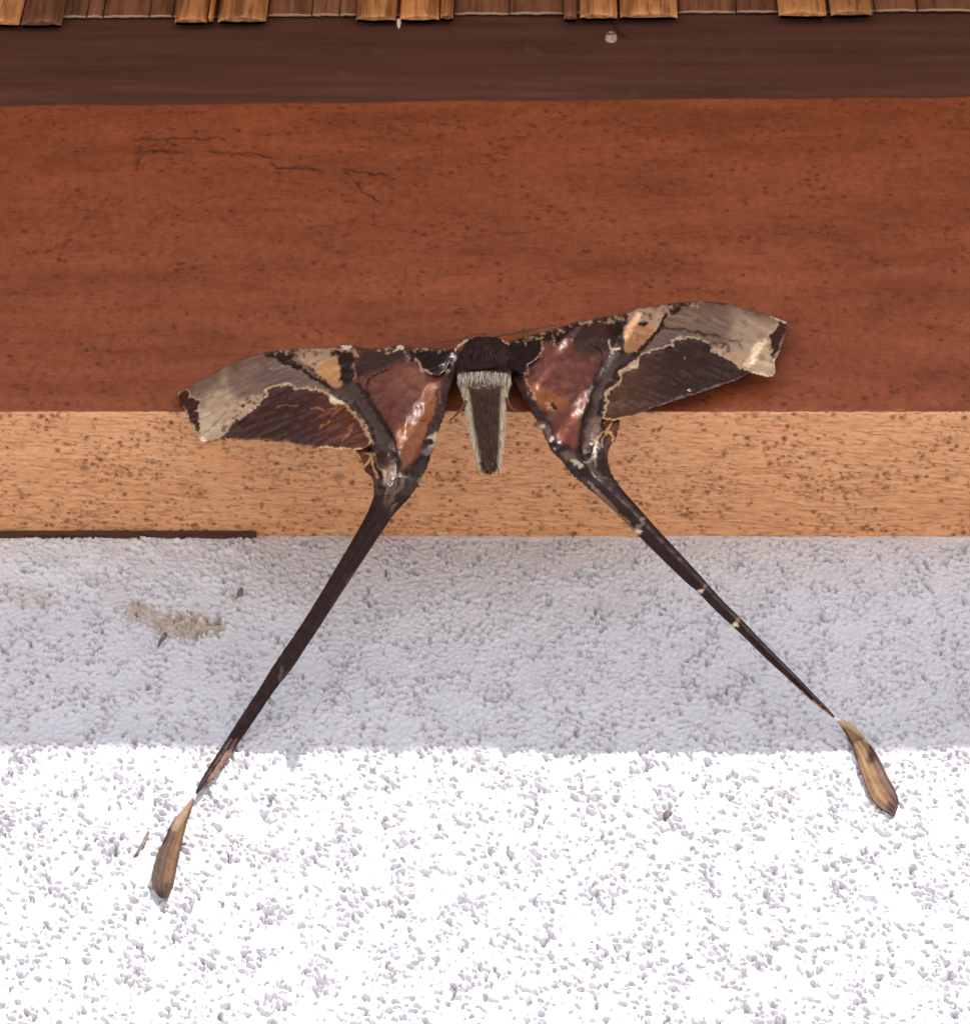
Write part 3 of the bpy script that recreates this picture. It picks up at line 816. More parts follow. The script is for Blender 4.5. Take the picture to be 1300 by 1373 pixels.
def paint_right(px, py):
    p = Paint(px, py, DKBR)
    p.poly(A3((450, 350), (620, 330), (860, 360), (880, 450), (780, 640), (740, 860), (690, 1090), (560, 1010), (520, 900), (400, 760), (330, 600), (380, 480)), RED, 5)
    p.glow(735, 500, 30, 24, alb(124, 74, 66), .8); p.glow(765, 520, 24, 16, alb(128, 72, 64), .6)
    p.put(sstep(.4, 1.6, p.w2 + p.w1 * .5) * .5 * (px > 700) * (py < 600), alb(78, 46, 46))
    p.poly(A3((600, 270), (860, 250), (870, 420), (760, 440), (660, 400)), alb(62, 44, 42), 8, .9)
    p.poly(A3((330, 590), (400, 640), (520, 690), (620, 740), (600, 800), (520, 830), (470, 820), (400, 740)), alb(146, 88, 54), 5)
    p.blob(743, 544, 4.5, 3.5, BLACK); p.line(A3((460, 770), (490, 780), (520, 800), (470, 800)), 1.5, alb(190, 150, 110), .7)
    p.specks(A3((420, 560), (740, 540), (760, 660), (640, 760), (480, 700)), 26, 1.8, alb(70, 38, 36), 12, .7)
    p.poly(A3((530, 980), (780, 680), (740, 860), (690, 1090), (560, 1010)), alb(122, 70, 55), 4)
    p.line(A3((335, 600), (370, 690), (395, 740)), 2, alb(190, 150, 112), .8)
    # inner margin
    p.line(A3((220, 540), (300, 700), (380, 850), (450, 960)), 12, alb(50, 32, 30), 1, 3)
    p.poly(A3((420, 880), (490, 930), (520, 1010), (480, 1010), (440, 950)), alb(110, 86, 76), 3)
    p.blob(727, 573, 4, 3, alb(190, 170, 150)); p.blob(741, 588, 4, 3, alb(220, 205, 190))
    p.poly(A3((500, 1030), (560, 1050), (590, 1100), (520, 1100), (495, 1070)), BLACK, 2)
    p.poly(A3((560, 1110), (640, 1090), (700, 1160), (620, 1170)), alb(110, 92, 84), 4)
    # tail root
    p.poly(A3((580, 1170), (720, 1120), (880, 1060), (900, 1180), (1000, 1373), (900, 1420), (760, 1373), (650, 1260)), alb(46, 33, 31), 4)
    p.poly(A3((740, 860), (840, 830), (830, 960), (740, 1110), (710, 1080), (720, 960)), alb(112, 90, 82), 3)
    p.line(A3((800, 1010), (800, 1120), (805, 1200)), 2.4, alb(160, 132, 114), .8, 1.5)
    p.line(A3((720, 1110), (760, 1180), (830, 1260)), 4, alb(120, 98, 86), .6, 2.5)
    p.line(A3((660, 1160), (700, 1190)), 5, alb(210, 190, 170), .8, 2)  # glint at the tail root, painted pale
    p.line(A3((760, 1300), (820, 1373)), 3, alb(160, 136, 116), .7, 2)
    p.poly(A3((860, 890), (970, 880), (940, 970), (900, 1050), (870, 1000)), alb(104, 52, 30), 2)
    p.line(A3((860, 900), (930, 880), (880, 950), (850, 1000), (850, 1060)), 2.2, alb(214, 166, 112), .9, 1)
    p.line(A3((850, 950), (900, 970), (930, 1000), (920, 1030)), 2.4, alb(214, 166, 112), .9, 1)
    p.line(A3((835, 960), (805, 1040), (800, 1110)), 2.4, alb(200, 164, 128), .8, 1)
    p.line(A3((880, 1040), (870, 1100), (885, 1180)), 2, alb(110, 60, 40), .7, 1.5)
    # outer forewing
    p.poly(A4((440, 190), (520, 130), (650, 108), (800, 118), (1090, 203), (1190, 240), (1110, 580), (960, 552), (700, 402), (640, 340), (480, 350), (300, 430), (240, 440), (400, 270)), GREY, 2)
    p.poly(A4((880, 160), (1120, 240), (1110, 580), (1000, 570), (880, 490), (820, 380)), LTGREY, 10, .75)
    p.glow(1025, 485, 22, 22, alb(205, 182, 150), .6); p.line(A4((860, 150), (900, 260), (880, 380)), 12, alb(168, 142, 120), .6, 8)
    p.poly(A4((700, 405), (760, 380), (870, 440), (960, 520), (940, 545), (800, 460)), alb(196, 158, 130), 2, .85)
    p.specks(A4((700, 370), (820, 380), (830, 430), (740, 430)), 12, 2.2, BLACK, 21)
    p.put(sstep(.2, 1.8, wn5(px, py)) * .25 * (px > 880), alb(160, 136, 116)); p.put(sstep(.5, 2, p.w2) * .4 * (px > 880), alb(92, 74, 66))
    p.line(A4((400, 270), (500, 285), (580, 300), (680, 315), (770, 330)), 3, alb(46, 32, 30), .85, 1.5)
    p.line(A4((820, 350), (885, 365), (900, 395)), 2.2, alb(60, 40, 34), .8)
    p.line(A4((420, 215), (520, 205), (610, 220)), 2, alb(166, 144, 124), .5, 1.5)
    p.poly(A4((300, 400), (380, 320), (480, 290), (580, 310), (470, 345), (380, 390)), alb(110, 92, 84), 3)
    # tan patch
    p.poly(A4((200, 180), (250, 150), (430, 130), (450, 200), (400, 260), (330, 345), (250, 425), (185, 430), (165, 310)), PINKTAN, 2)
    p.poly(A4((170, 290), (260, 255), (350, 275), (335, 345), (250, 425), (185, 430)), alb(176, 124, 86), 4)
    p.specks(A4((230, 180), (430, 150), (420, 220), (300, 250)), 14, 1.7, alb(80, 50, 42), 22)
    p.blob(862, 434, 6, 3.5, BLACK); p.specks(A4((200, 310), (280, 310), (270, 370), (210, 370)), 5, 1.3, alb(120, 76, 50), 23)
    p.poly(A4((445, 180), (520, 130), (600, 115), (600, 128), (520, 165), (470, 195)), BLACK, 1.5)
    p.line(A4((430, 195), (405, 265), (335, 350), (245, 440)), 4.5, BLACK, 1, 1.5)
    p.line(A4((680, 118), (800, 130)), 3, BLACK, .7)
    p.blob(825.5, 441, 11, 12, BLACK, 1, .15); p.blob(831, 463, 8, 10, BLACK, 1, .15)
    p.line(A4((70, 350), (85, 410), (140, 405)), 3, alb(190, 160, 140), .9)
    p.blob(816, 484, 4, 6, alb(170, 150, 140), .5, .6); p.blob(804, 502, 4, 7, alb(160, 140, 130), .5, .6)  # two glints of the sun streak painted in as soft pale dabs
    # top dark patch with pale outline
    p.poly(A3((200, 350), (440, 310), (650, 235), (720, 230), (600, 300), (545, 370), (515, 330), (445, 345), (432, 440), (390, 470), (345, 498), (325, 570), (280, 560), (225, 530)), alb(30, 20, 20), 1)
    p.line(A3((442, 345), (440, 400), (430, 442), (385, 475), (345, 498), (338, 545), (315, 575)), 2.4, alb(176, 140, 122), .95)
    p.line(A3((505, 315), (530, 340), (525, 372)), 2.4, alb(160, 130, 112), .8)
    p.line(RF_top, 3, alb(96, 72, 62), .6, 2)
    p.specks([(690, 457), (755, 437), (820, 424), (940, 402), (940, 409), (820, 432), (755, 444), (690, 464)], 70, 2.2, alb(200, 170, 146), 24, .8)
    p.specks([(690, 457), (755, 437), (820, 424), (940, 402), (940, 409), (820, 432), (755, 444), (690, 464)], 50, 2.2, BLACK, 25, .8)
    # band
    p.poly(A3((880, 440), (1060, 420), (1080, 440), (960, 545), (890, 650), (850, 740), (830, 850), (760, 860), (760, 760), (800, 620), (860, 520)), BAND, 3)
    p.line(A3((1080, 425), (960, 545), (880, 660), (840, 760), (825, 850)), 4, BLACK, .9, 1.5)
    p.line(A3((880, 470), (820, 580), (780, 690), (735, 850), (705, 980), (690, 1090)), 7, alb(34, 24, 24), .85, 4)
    p.line(A3((930, 520), (860, 620), (810, 740)), 7, alb(100, 84, 76), .5, 4)
    # dark field
    p.poly(R_dark, alb(54, 35, 31), 1)
    dm = poly_mask(p.wx, p.wy, R_dark, 1.5)
    p.put(dm * (1 - sstep(825, 915, px)) * .7, alb(94, 62, 46)); p.put(dm * sstep(.3, 1.6, wn5(px, py)) * .3, alb(70, 46, 42)); p.put(dm * (1 - sstep(815, 845, px)) * sstep(.1, 1.2, p.w2) * .7, alb(118, 84, 54))
    p.line(R_dark[4:21], 2.0, alb(200, 172, 146), .85, .9)
    p.poly(A4((190, 530), (245, 480), (255, 460), (245, 520), (200, 540)), alb(216, 188, 156), 1.5)
    p.line(A4((230, 480), (150, 560), (140, 610), (110, 640), (60, 690), (55, 780), (35, 830)), 2.6, alb(196, 160, 128), .85, 1)
    p.line(A4((900, 585), (560, 700), (330, 772)), 1.6, alb(130, 104, 104), .7); p.line(A4((200, 825), (100, 850), (30, 842)), 2.4, alb(210, 170, 130), .8)
    p.blob(923, 522, 2, 1.5, alb(200, 190, 190)); p.blob(917, 479, 1.5, 1.5, alb(160, 150, 150))
    p.line(A4((700, 405), (860, 500), (950, 545)), 2, alb(214, 182, 150), .7)
    # tip
    p.poly(A4((1120, 240), (1185, 243), (1100, 490), (1085, 400), (1070, 380), (1085, 352), (1060, 320), (1110, 292), (1130, 262)), alb(60, 32, 28), 1)
    p.line(A4((1085, 205), (1180, 243)), 3.2, alb(246, 232, 214), .9); p.line(A4((1120, 240), (1110, 290), (1062, 318)), 1.6, alb(206, 180, 150), .8)
    p.line(A4((1110, 480), (1112, 550), (1088, 578), (1030, 568), (960, 548)), 2.4, alb(222, 200, 170), .8)
    # tail ribbon
    tl = sstep(640, 690, py)
    p.put(tl, alb(40, 26, 27)); p.put(tl * sstep(.2, 1.5, wn2(px, py)) * .4, alb(56, 38, 37))
    p.line(A6((100, 200), (170, 270), (240, 345)), 4, alb(130, 106, 88), .6, 2)
    for q in (((850, 716), (864, 694)), ((934, 796), (952, 781)), ((980, 842), (993, 827))):
        p.line(q, 3.2, alb(120, 100, 88), .7, 2); p.blob(q[0][0] + 4, q[0][1] - 3, 4.5, 2.6, alb(214, 192, 164), .85, .6)  # white sun glints on the ribbon, painted as pale bands and dabs
    p.line(A6((750, 850), (830, 912), (890, 962)), 3, alb(176, 132, 116), .7, 1.5)
    # blade
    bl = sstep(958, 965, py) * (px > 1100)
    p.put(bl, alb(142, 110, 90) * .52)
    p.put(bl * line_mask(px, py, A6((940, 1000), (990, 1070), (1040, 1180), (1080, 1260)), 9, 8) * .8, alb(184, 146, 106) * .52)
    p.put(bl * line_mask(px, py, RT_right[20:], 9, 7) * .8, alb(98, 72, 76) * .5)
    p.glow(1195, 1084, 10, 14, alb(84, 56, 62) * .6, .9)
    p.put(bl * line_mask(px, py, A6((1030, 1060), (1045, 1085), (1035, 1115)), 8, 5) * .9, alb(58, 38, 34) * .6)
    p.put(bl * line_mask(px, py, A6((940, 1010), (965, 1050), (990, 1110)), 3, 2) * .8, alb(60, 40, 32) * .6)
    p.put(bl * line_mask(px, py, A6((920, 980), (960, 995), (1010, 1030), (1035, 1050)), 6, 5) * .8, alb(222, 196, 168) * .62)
    p.blob(1121, 964, 5, 4, alb(236, 226, 214))
    return p.c


# membrane shape: distance of the wing surface in front of the beam (metres)
def chord(px, top, bot):
    tx, ty = np.array(sorted(top)).T; bx2, by2 = np.array(sorted(bot)).T
    return np.interp(px, tx, ty), np.interp(px, bx2, by2)


def depth_fore(px, py, side):
    if side < 0:
        yl, yb = chord(px, LF_top, [q for q in LF_bot if q[0] > 266] + [(530, 630), (610, 640)])
        dk, ridge = L_dark, A2((0, 515), (120, 560), (230, 680), (330, 830), (400, 950))
    else:
        yl, yb = chord(px, RF_top, [q for q in RF_bot if q[0] < 1036] + [(780, 610), (690, 620)])
        dk, ridge = R_dark, A3((1070, 430), (960, 540), (860, 660), (800, 800), (770, 1000))
    v_ = np.clip((py - yl) / np.maximum(yb - yl, 8), 0, 1.1)
    u = np.abs(px - 650) / 400.0
    d = 3.6 + 1.2 * np.exp(-(u / .35) ** 2) + 1.5 * np.sin(np.pi * np.clip(v_, 0, 1) * .62) - 1.9 * np.exp(-(v_ / .07) ** 2) - .9 * u
    dd = seg_dist(px, py, dk, True); ins = inside(px, py, dk)
    d = d - .7 * sstep(-3, 9, np.where(ins, dd, -dd)) + .15 * np.exp(-((dd - 1) / 2.5) ** 2) * ~ins
    d = d + 1.0 * np.exp(-(seg_dist(px, py, ridge) / 9) ** 2)
    wv = wn4 if side < 0 else wn5
    d = d + .08 * wv(px, py) + .06 * wn2(px, py) + .02 * wn1(px, py)
    return np.maximum(d, 1.2) * .001


def depth_at(v_, px, py, side):
    d = 3.2 + np.where(py < 640, 1.3, 1.3 * np.exp(-np.maximum(py - 640, 0) / 60.0)) * np.sin(np.pi * v_)
    tl = sstep(620, 700, py)
    yb = 1066 if side < 0 else 963
    bl = sstep(yb - 20, yb + 15, py)
    d = d + (1 - bl) * tl * (.8 * (1 - (2 * v_ - 1) ** 2) - .3 * np.exp(-((v_ - .42) / .14) ** 2)) + (1 - tl) * (.3 * np.cos(v_ * 13) + .05 * wn2(px, py))
    d = d + .7 * (1 - sstep(520, 640, py))
    d = d + bl * (.7 * (v_ - .5) + .03 * np.cos(v_ * 25))
    d = d + .04 * wn2(px, py)
    back = np.clip((py - 640) / 350.0, 0, 1) * (BP * 1000 + 3.2 - 1.5)   # the tails swing back until they lie on the wall
    return np.where(py < 620, np.maximum(d, 1.0), d - back) * .001


def depth_hind(px, py, side):
    Lp, Rp = (LT_left, LT_right) if side < 0 else (RT_left, RT_right)
    ly, lx2 = np.array([(q[1], q[0]) for q in Lp]).T; ry, rx2 = np.array([(q[1], q[0]) for q in Rp]).T
    xl = np.interp(py, ly, lx2); xr = np.interp(py, ry, rx2)
    if side < 0: xl = np.where(py < 603, 486, xl)
    else: xr = np.where(py < 563, 826, xr)
    return depth_at(np.clip((px - xl) / np.maximum(xr - xl, 3), 0, 1), px, py, side)


def resample(pts, n):
    pts = np.array(pts, float)
    for _ in range(2):        # round the traced corners
        q = [pts[0]]
        for a, b2 in zip(pts[:-1], pts[1:]): q += [a * .75 + b2 * .25, a * .25 + b2 * .75]
        pts = np.array(q + [pts[-1]])
    L = np.concatenate([[0], np.cumsum(np.hypot(*np.diff(pts, axis=0).T))])
    t_ = np.linspace(0, L[-1], n)
    return np.stack([np.interp(t_, L, pts[:, 0]), np.interp(t_, L, pts[:, 1])], -1)


def tail(Lp, Rp, pinch, side, pfun, parent, ycut):
    """ribbon and blade: Lp, Rp edge points from the wing to the tip, pinch = index pair of the twist"""
    def cut(P):
        P = np.array(P, float); k = int(np.argmax(P[:, 1] > ycut))
        f_ = (ycut - P[k - 1, 1]) / (P[k, 1] - P[k - 1, 1]); return np.concatenate([[P[k - 1] + f_ * (P[k] - P[k - 1])], P[k:]])
    il, ir = pinch
    L1, R1 = resample(cut(Lp[:il + 1]), 330), resample(cut(Rp[:ir + 1]), 330)
    L2, R2 = resample(Lp[il:], 110), resample(Rp[ir:], 110)
    Lq, Rq = np.concatenate([L1, L2[1:]]), np.concatenate([R1, R2[1:]])
    Lq = Lq + .08 * np.stack([wn1(Lq[:, 0], Lq[:, 1])] * 2, -1); Rq = Rq + .08 * np.stack([wn1(Rq[:, 0], Rq[:, 1])] * 2, -1)
    vv = np.linspace(0, 1, 21)
    PX = Lq[:, None, 0] * (1 - vv) + Rq[:, None, 0] * vv; PY = Lq[:, None, 1] * (1 - vv) + Rq[:, None, 1] * vv
    d = depth_at(np.broadcast_to(vv, PX.shape), PX, PY, side) - .0004
    V = at(PX, PY, -BP - d).reshape(-1, 3)
    me_parent = parent
    loc = np.asarray(moth.location)
    o = mesh_obj('tail', V - loc, grid_faces(len(Lq), 21)[:, ::-1], m_tail, cols=pfun(PX, PY).reshape(-1, 3))
    o.parent = me_parent
    sm = o.modifiers.new('thickness', 'SOLIDIFY'); sm.thickness = .00018; sm.offset = -1
    return o


def membrane(name, outline, dfun, pfun, side, parent, step=1.25, zoff=0.0, label=None):
    # slightly ragged outline
    o = np.array(outline, float); pts = []
    for a, b2 in zip(o, np.roll(o, -1, 0)):
        n = max(1, int(np.hypot(*(b2 - a)) / 1.6))
        for k in range(n): pts.append(a + (b2 - a) * k / n)
    pts = np.array(pts)
    pts = (np.roll(pts, 1, 0) + pts * 2 + np.roll(pts, -1, 0)) / 4
    pts = pts + .45 * np.stack([wn3(pts[:, 0], pts[:, 1]), wn3(pts[:, 0] + 40, pts[:, 1] + 90)], -1)
    x0, y0 = pts.min(0) - step; x1, y1 = pts.max(0) + step
    gx_ = np.arange(x0, x1 + step, step); gy_ = np.arange(y0, y1 + step, step)
    ncx, ncy = len(gx_) - 1, len(gy_) - 1
    # scanline fill of cell centres
    keep = np.zeros((ncy, ncx), bool)
    cxs = gx_[:-1] + step / 2
    nxt = np.roll(pts, -1, 0)
    for j in range(ncy):
        yc = gy_[j] + step / 2
        c_ = (pts[:, 1] > yc) != (nxt[:, 1] > yc)
        if not c_.any(): continue
        xi = np.sort(pts[c_, 0] + (yc - pts[c_, 1]) / (nxt[c_, 1] - pts[c_, 1]) * (nxt[c_, 0] - pts[c_, 0]))
        keep[j] = np.searchsorted(xi, cxs) % 2 == 1
    jj, ii = np.nonzero(keep)
    W = ncx + 1
    quad = np.stack([jj * W + ii, jj * W + ii + 1, (jj + 1) * W + ii + 1, (jj + 1) * W + ii], -1)
    used, inv = np.unique(quad, return_inverse=True); quad = inv.reshape(quad.shape)
    cnt_ = np.bincount(quad.ravel(), minlength=len(used))
    vx = gx_[used % W].copy(); vy = gy_[used // W].copy()
    bd = np.nonzero(cnt_ < 4)[0]
    for k0 in range(0, len(bd), 400):
        q = bd[k0:k0 + 400]
        A, B = pts, nxt
        dx, dy = (B - A).T; L = dx * dx + dy * dy + 1e-9
        t_ = np.clip(((vx[q, None] - A[:, 0]) * dx + (vy[q, None] - A[:, 1]) * dy) / L, 0, 1)
        qx = A[:, 0] + t_ * dx; qy = A[:, 1] + t_ * dy
        dist = (vx[q, None] - qx) ** 2 + (vy[q, None] - qy) ** 2
        k = dist.argmin(1); r_ = np.arange(len(q))
        ok = dist[r_, k] < (step * 1.6) ** 2
        vx[q] = np.where(ok, qx[r_, k], vx[q]); vy[q] = np.where(ok, qy[r_, k], vy[q])
    d = dfun(vx, vy, side) + zoff
    V = at(vx, vy, -BP - d)
    ob = mesh_obj(name, V, quad[:, ::-1], m_wing, parent=parent, cols=pfun(vx, vy))
    sm = ob.modifiers.new('thickness', 'SOLIDIFY'); sm.thickness = .00016; sm.offset = -1
    if label: ob['label'] = label
    return ob


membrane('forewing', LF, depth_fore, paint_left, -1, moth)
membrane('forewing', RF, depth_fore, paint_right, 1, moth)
LHc = [q for q in LT_left if q[1] <= 664] + [(550.8, 664)] + [q for q in LT_right if q[1] < 664][::-1] + LH[len(LT_left) + len(LT_right):]
RHc = [q for q in RT_left if q[1] < 652] + [(785.1, 652)] + [(830.6, 652)] + [q for q in RT_right if q[1] < 652][::-1] + RH[len(RT_left) + len(RT_right):]
hl = membrane('hindwing', LHc, depth_hind, paint_left, -1, moth, zoff=-.0004)
hr = membrane('hindwing', RHc, depth_hind, paint_right, 1, moth, zoff=-.0004)
tail(LT_left, LT_right, (LT_left.index((261.4, 1064)), LT_right.index((264.5, 1064))), -1, paint_left, hl, 663.5)
tail(RT_left, RT_right, (RT_left.index((1117.5, 963)), RT_right.index((1120.5, 963))), 1, paint_right, hr, 651.5)

# ------------------------------------------------------------------ eave roof of narrow planks with small gaps
YE = -.16; ZE = -.0614 + .16 * math.tan(TH); RS = math.tan(math.radians(25))
def roof_hit(P):
    # plane z = ZE + (y - YE) * RS
    t_ = (ZE + (P[1] - YE) * RS - P[2]) / (S[2] - S[1] * RS)
    return P + S * t_
def wing_point(px, py):
    side = -1 if px < 650 else 1
    X_, Y_ = np.array([px], float), np.array([py], float)
    d = []
    if inside(X_, Y_, LF if side < 0 else RF)[0]: d.append(depth_fore(X_, Y_, side)[0])
    if inside(X_, Y_, LH if side < 0 else RH)[0]: d.append(depth_hind(X_, Y_, side)[0] - .0004)
    return at(px, py, -BP - max(d)) if d else None
streaks = [((606, 476), (504, 640), .0011), ((745, 597), (858, 419), (.0015, .0009)),
           ((716, 521), (742, 488), .0009), ((747, 474), (775, 438), .0008), ((1003, 490), (1022, 456), .0009), ((784, 612), (800, 590), .0010)]
slits = []
for p0, p1, w in streaks:
    hp = []
    for f_ in np.linspace(0, 1, 14):
        P = wing_point(p0[0] + (p1[0] - p0[0]) * f_, p0[1] + (p1[1] - p0[1]) * f_)
        if P is None: continue
        h = roof_hit(P); wf = w if isinstance(w, float) else w[0] if f_ < .45 else w[1]
        if h[1] > YE + .002: hp.append((h[0], h[1], wf))
    hp.sort(key=lambda q: q[1])
    # keep the slit running one way along the plank, with at most gentle bends
    out = [hp[0]]
    for q in hp[1:]:
        if q[1] > out[-1][1] + .0004: out.append(q)
    slits.append([float(np.mean([q[0] for q in out])), out])
merged = []
for s_ in sorted(slits, key=lambda q: q[0]):
    if merged and s_[0] - merged[-1][0] < .006 and all(s_[1][0][1] > o[1][-1][1] + .001 or s_[1][-1][1] < o[1][0][1] - .001 for o in merged[-1][1]): merged[-1][1].append(s_)
    else: merged.append([s_[0], [s_]])
bounds = []
x = -2.6
for xm, ss in merged:
    while xm - x > .09: x += .055; bounds.append((x, []))
    if xm - x > .05: bounds.append(((x + xm) / 2, []))
    bounds.append((xm, ss)); x = xm
while x < 2.6: x += .055; bounds.append((x, []))
YB = .05
def edge_line(bd, side):
    xm, ss = bd
    pts = [(xm, YE)]
    for _, hp in sorted(ss, key=lambda q: q[1][0][1]):
        pts.append((hp[0][0], hp[0][1] - .0004))
        pts += [(q[0] + side * q[2] / 2, q[1]) for q in hp]
        pts.append((hp[-1][0], hp[-1][1] + .0004))
    pts.append((xm, YB)); return pts
er = empty('roof_eave', (0, YE, ZE)); tag(er, 'wooden plank roof overhang above the beam and wall', 'roof')
TK = .006
for b0, b1 in zip(bounds[:-1], bounds[1:]):
    L = edge_line(b0, 1); Rr = edge_line(b1, -1)
    loop = [(x, y) for x, y in L] + [(x, y) for x, y in reversed(Rr)]
    n = len(loop)
    bot = [(x, y, ZE + (y - YE) * RS) for x, y in loop]
    top = [(x + S[0] * TK / S[2], y + S[1] * TK / S[2], z + TK) for x, y, z in bot]
    Fc = [list(range(n))[::-1], [n + i for i in range(n)]] + [[i, (i + 1) % n, (i + 1) % n + n, i + n] for i in range(n)]
    mesh_obj('plank', np.array(bot + top), Fc, m_plank, parent=er, smooth=False)

# body: thorax and abdomen as one surface
rows = np.array([(451, 12), (452.5, 18), (455, 23), (460, 27.5), (466, 31.5), (474, 36.5), (482, 41), (490, 42), (496, 40), (501, 37.5), (508, 35), (516, 32), (532, 28), (552, 25.5), (572, 23.5), (598, 19.5), (614, 16), (626, 12), (633, 7), (636, 1.5)], float)
bys = np.concatenate([np.linspace(451, 470, 14), np.linspace(471, 636, 110)])
bhw = np.interp(bys, rows[:, 0], rows[:, 1])
bcx = np.interp(bys, [451, 480, 505, 572, 600, 636], [650, 651, 649, 652.5, 654.5, 656.5])
bdr = np.interp(bys, [451, 456, 470, 495, 503, 520, 580, 620, 636], [.0007, .0016, .0024, .0027, .0026, .0030, .0026, .0016, .0003])
bdc = np.interp(bys, [451, 500, 580, 636], [.0044, .0044, .0038, .0030])
NB = 40
V = np.zeros((len(bys), NB, 3)); bpc = np.zeros((len(bys), NB, 2))
for i, y_ in enumerate(bys):
    for k in range(NB):
        a = 2 * math.pi * k / NB
        seg = 1 + .03 * math.sin(y_ * .42) * (y_ > 505)
        xx = bcx[i] + bhw[i] * math.cos(a) * .94 * seg
        dd = bdc[i] + bdr[i] * math.sin(a) * seg
        V[i, k] = at(xx, y_, -BP - dd); bpc[i, k] = (xx, y_)
p = Paint(bpc[..., 0], bpc[..., 1], alb(40, 25, 24))
u_ = (p.px - np.interp(p.py, bys, bcx)) / np.interp(p.py, bys, bhw)
p.put(sstep(-.3, 1.5, p.w2) * .5, alb(72, 48, 42)); p.glow(667, 478, 12, 8, alb(92, 62, 52), .8); p.glow(626, 480, 6, 6, alb(80, 54, 46), .6)
p.put(sstep(497, 503, p.py), alb(150, 134, 118)); p.put(sstep(511, 519, p.py + 4 * p.w1) * sstep(.86, .7, np.abs(u_)) , alb(78, 57, 49))
p.put(sstep(520, 530, p.py) * np.exp(-(u_ / .22) ** 2) * .6, alb(56, 40, 36))
p.put(sstep(570, 600, p.py + 8 * p.w2) * .7 * sstep(.05, .25, np.abs(u_)), alb(126, 110, 94))
p.put(sstep(505, 515, p.py) * sstep(.70, .84, np.abs(u_)), alb(240, 214, 176))
p.put((.5 + .5 * np.sin(p.py * .42)) * .35 * sstep(520, 530, p.py) * sstep(.72, .6, np.abs(u_)), alb(44, 31, 28))
p.put(sstep(618, 624, p.py), alb(34, 25, 24))
mesh_obj('body', V.reshape(-1, 3), np.concatenate([grid_faces(len(bys), NB, True)])[:, ::-1], m_body, parent=moth, cols=p.c.reshape(-1, 3))

# collar roll between thorax and abdomen
cpts = [at(x_, y_, -BP - .0078) for x_, y_ in ((624, 494), (630, 491.5), (645, 492), (658, 490), (664, 488.5), (668, 490))]
V, Fc = tube(cpts, [.0003, .0006, .0006, .0006, .0006, .0003], 8)
mesh_obj('collar', V, Fc, m_body, parent=moth, cols=np.tile(alb(40, 28, 26), (len(V), 1)))

# fur: individual tapering hairs
HV, HF, HC = [], [], []


def hair(x, y, d, dx, dy, dd, w, col):
    a = at(x, y, -BP - d); b2 = at(x + dx * .55, y + dy * .55, -BP - d - dd * .7); c2 = at(x + dx, y + dy, -BP - d - dd)
    t_ = c2 - a; sd = np.cross(t_, F_); sd = sd / (np.linalg.norm(sd) + 1e-12) * w * PXM * .5
    n = len(HV); HV.extend([a - sd, a + sd, b2 - sd * .7, b2 + sd * .7, c2])
    HF.extend([(n, n + 1, n + 3), (n, n + 3, n + 2), (n + 2, n + 3, n + 4)]); HC.extend([np.clip(np.asarray(col) * random.uniform(.75, 1.2), 0, .9)] * 5)


for _ in range(1700):      # pale fringe down both flanks
    y_ = random.uniform(502, 622); sd = random.choice((-1, 1))
    cx_ = np.interp(y_, bys, bcx); hw_ = np.interp(y_, bys, bhw); dr_ = np.interp(y_, bys, bdr); dc_ = np.interp(y_, bys, bdc)
    a = random.uniform(-.2, .5)
    ln = random.uniform(6, 12)
    hair(cx_ + sd * hw_ * .94 * math.cos(a), y_, dc_ + dr_ * math.sin(a), sd * ln * random.uniform(-.05, .32) * math.cos(a), ln, random.uniform(0, .0006), random.uniform(.9, 1.7), (.86, .73, .57) if random.random() < .85 else (.45, .33, .22))
for _ in range(380):      # whitish ruff
    x_ = random.uniform(612, 684); u = (x_ - 649) / 37
    if abs(u) > .97: continue
    y_ = 497 + random.uniform(0, 8) + 5 * u * u
    dr_ = np.interp(y_, bys, bdr); dc_ = np.interp(y_, bys, bdc)
    ln = random.uniform(6, 14)
    hair(x_, y_, dc_ + dr_ * math.sqrt(1 - u * u) + .0002, random.gauss(0, 1.3) - u * 2, ln, random.uniform(-.0002, .0006), random.uniform(1, 1.8), (.66, .57, .46) if random.random() < .6 else (.30, .24, .19))
for _ in range(1100):      # short brown fuzz on abdomen and thorax
    y_ = random.choice((random.uniform(454, 495), random.uniform(520, 630)))
    cx_ = np.interp(y_, bys, bcx); hw_ = np.interp(y_, bys, bhw); dr_ = np.interp(y_, bys, bdr); dc_ = np.interp(y_, bys, bdc)
    a = random.uniform(.2, math.pi - .2) if y_ < 510 else random.uniform(.85, math.pi - .85)
    hair(cx_ + hw_ * .94 * math.cos(a), y_, dc_ + dr_ * math.sin(a), math.cos(a) * 2 + random.gauss(0, .6), random.uniform(5, 11), random.uniform(.0001, .0005), random.uniform(.8, 1.4), alb(84, 60, 49) if y_ > 510 else random.choice((alb(42, 27, 26), alb(42, 27, 26), alb(74, 50, 43))))
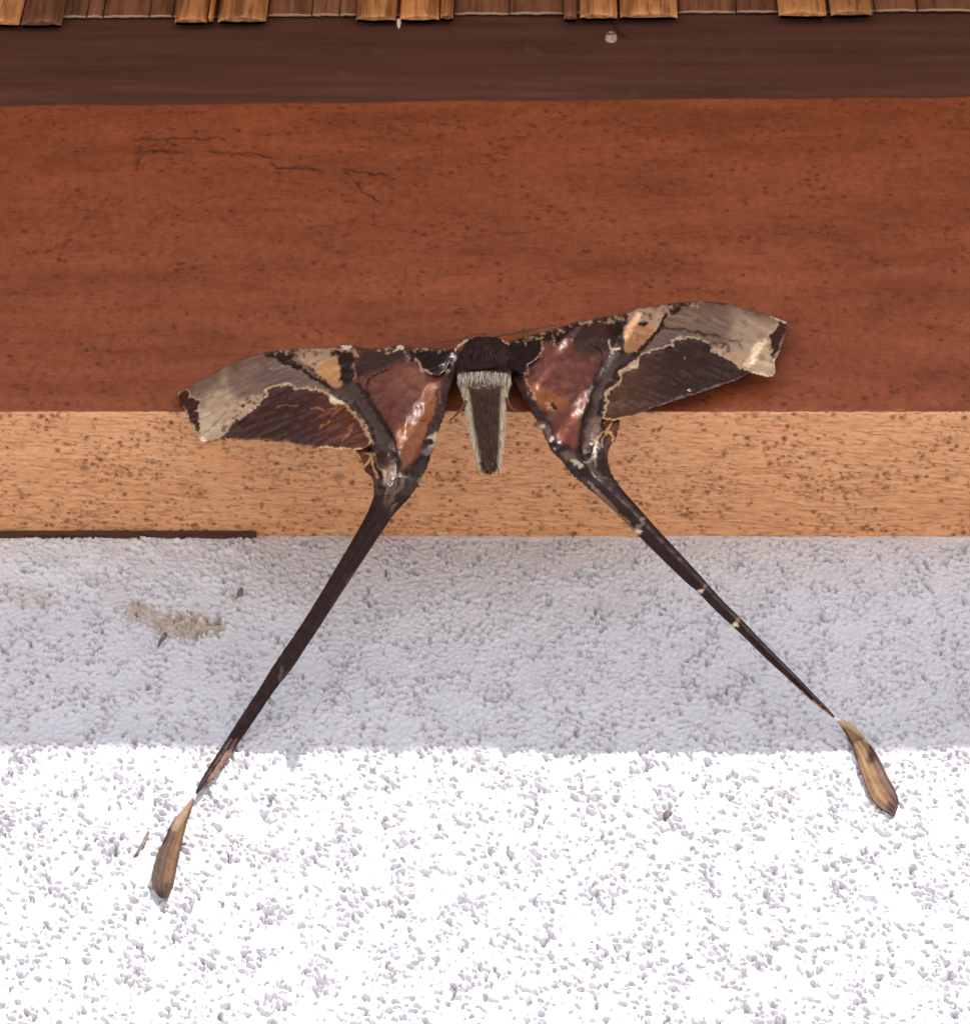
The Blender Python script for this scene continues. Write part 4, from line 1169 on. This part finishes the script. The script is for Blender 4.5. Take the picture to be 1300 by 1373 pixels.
for _ in range(110):       # pale crown hairs, crowded at left to draw the sunlit rim in colour
    x_ = random.choice((random.uniform(612, 684), random.uniform(610, 632))); y_ = np.interp(x_, [606, 614, 622, 632, 650, 666, 678, 690], [476, 464, 458, 454, 452.5, 455, 459, 464])
    hair(x_, y_ + 2, .0044, random.gauss(0, 1), -random.uniform(2, 5), .0003, 1.2, alb(200, 176, 150))
for _ in range(40):       # tufts at the tip
    hair(random.uniform(644, 668), random.uniform(618, 630), .0042, random.gauss(0, 1), random.uniform(6, 13), .0001, 1.3, alb(44, 33, 30) if random.random() < .6 else alb(150, 128, 104))
mesh_obj('fur', np.array(HV), np.array(HF), m_hair, parent=moth, cols=np.array(HC), smooth=False)['kind'] = 'stuff'


def limb(name, pts, radii):
    P = np.array([at(x_, y_, -BP - d) for x_, y_, d in pts])
    t0 = np.linspace(0, 1, len(P)); t1 = np.linspace(0, 1, len(P) * 4)
    Q = np.stack([np.interp(t1, t0, P[:, k]) for k in range(3)], -1)
    Q[1:-1] = (Q[:-2] + Q[1:-1] * 2 + Q[2:]) / 4
    V, Fc = tube(Q, np.interp(t1, t0, radii), 6)
    return mesh_obj(name, V, Fc, m_limb, parent=moth)


limb('antenna', [(634, 454, .005), (618, 454, .004), (596, 457.5, .0028), (572, 459, .0022), (556, 458.5, .002)], [.0003, .0002, .00017, .00014, .00008])
limb('antenna', [(656, 452, .005), (672, 449, .004), (698, 444, .0030), (722, 440, .0024), (746, 436, .002)], [.0003, .0002, .00017, .00014, .00008])
limb('leg', [(624, 538, .006), (620, 547, .0045), (611, 556, .0022), (603, 564, .0002)], [.00035, .0003, .0002, .00014])
limb('leg', [(679, 534, .006), (682, 543, .0045), (690, 550, .002), (702, 552, .0002)], [.00035, .0003, .0002, .00014])
for x_, y_ in ((628, 452), (651, 449), (705, 442)):
    limb('leg', [(x_, y_ + 12, .004), (x_, y_ + 5, .003), (x_ - 1, y_, .0016), (x_ - 3, y_ - 1, .0001)], [.0005, .00045, .0003, .0002])
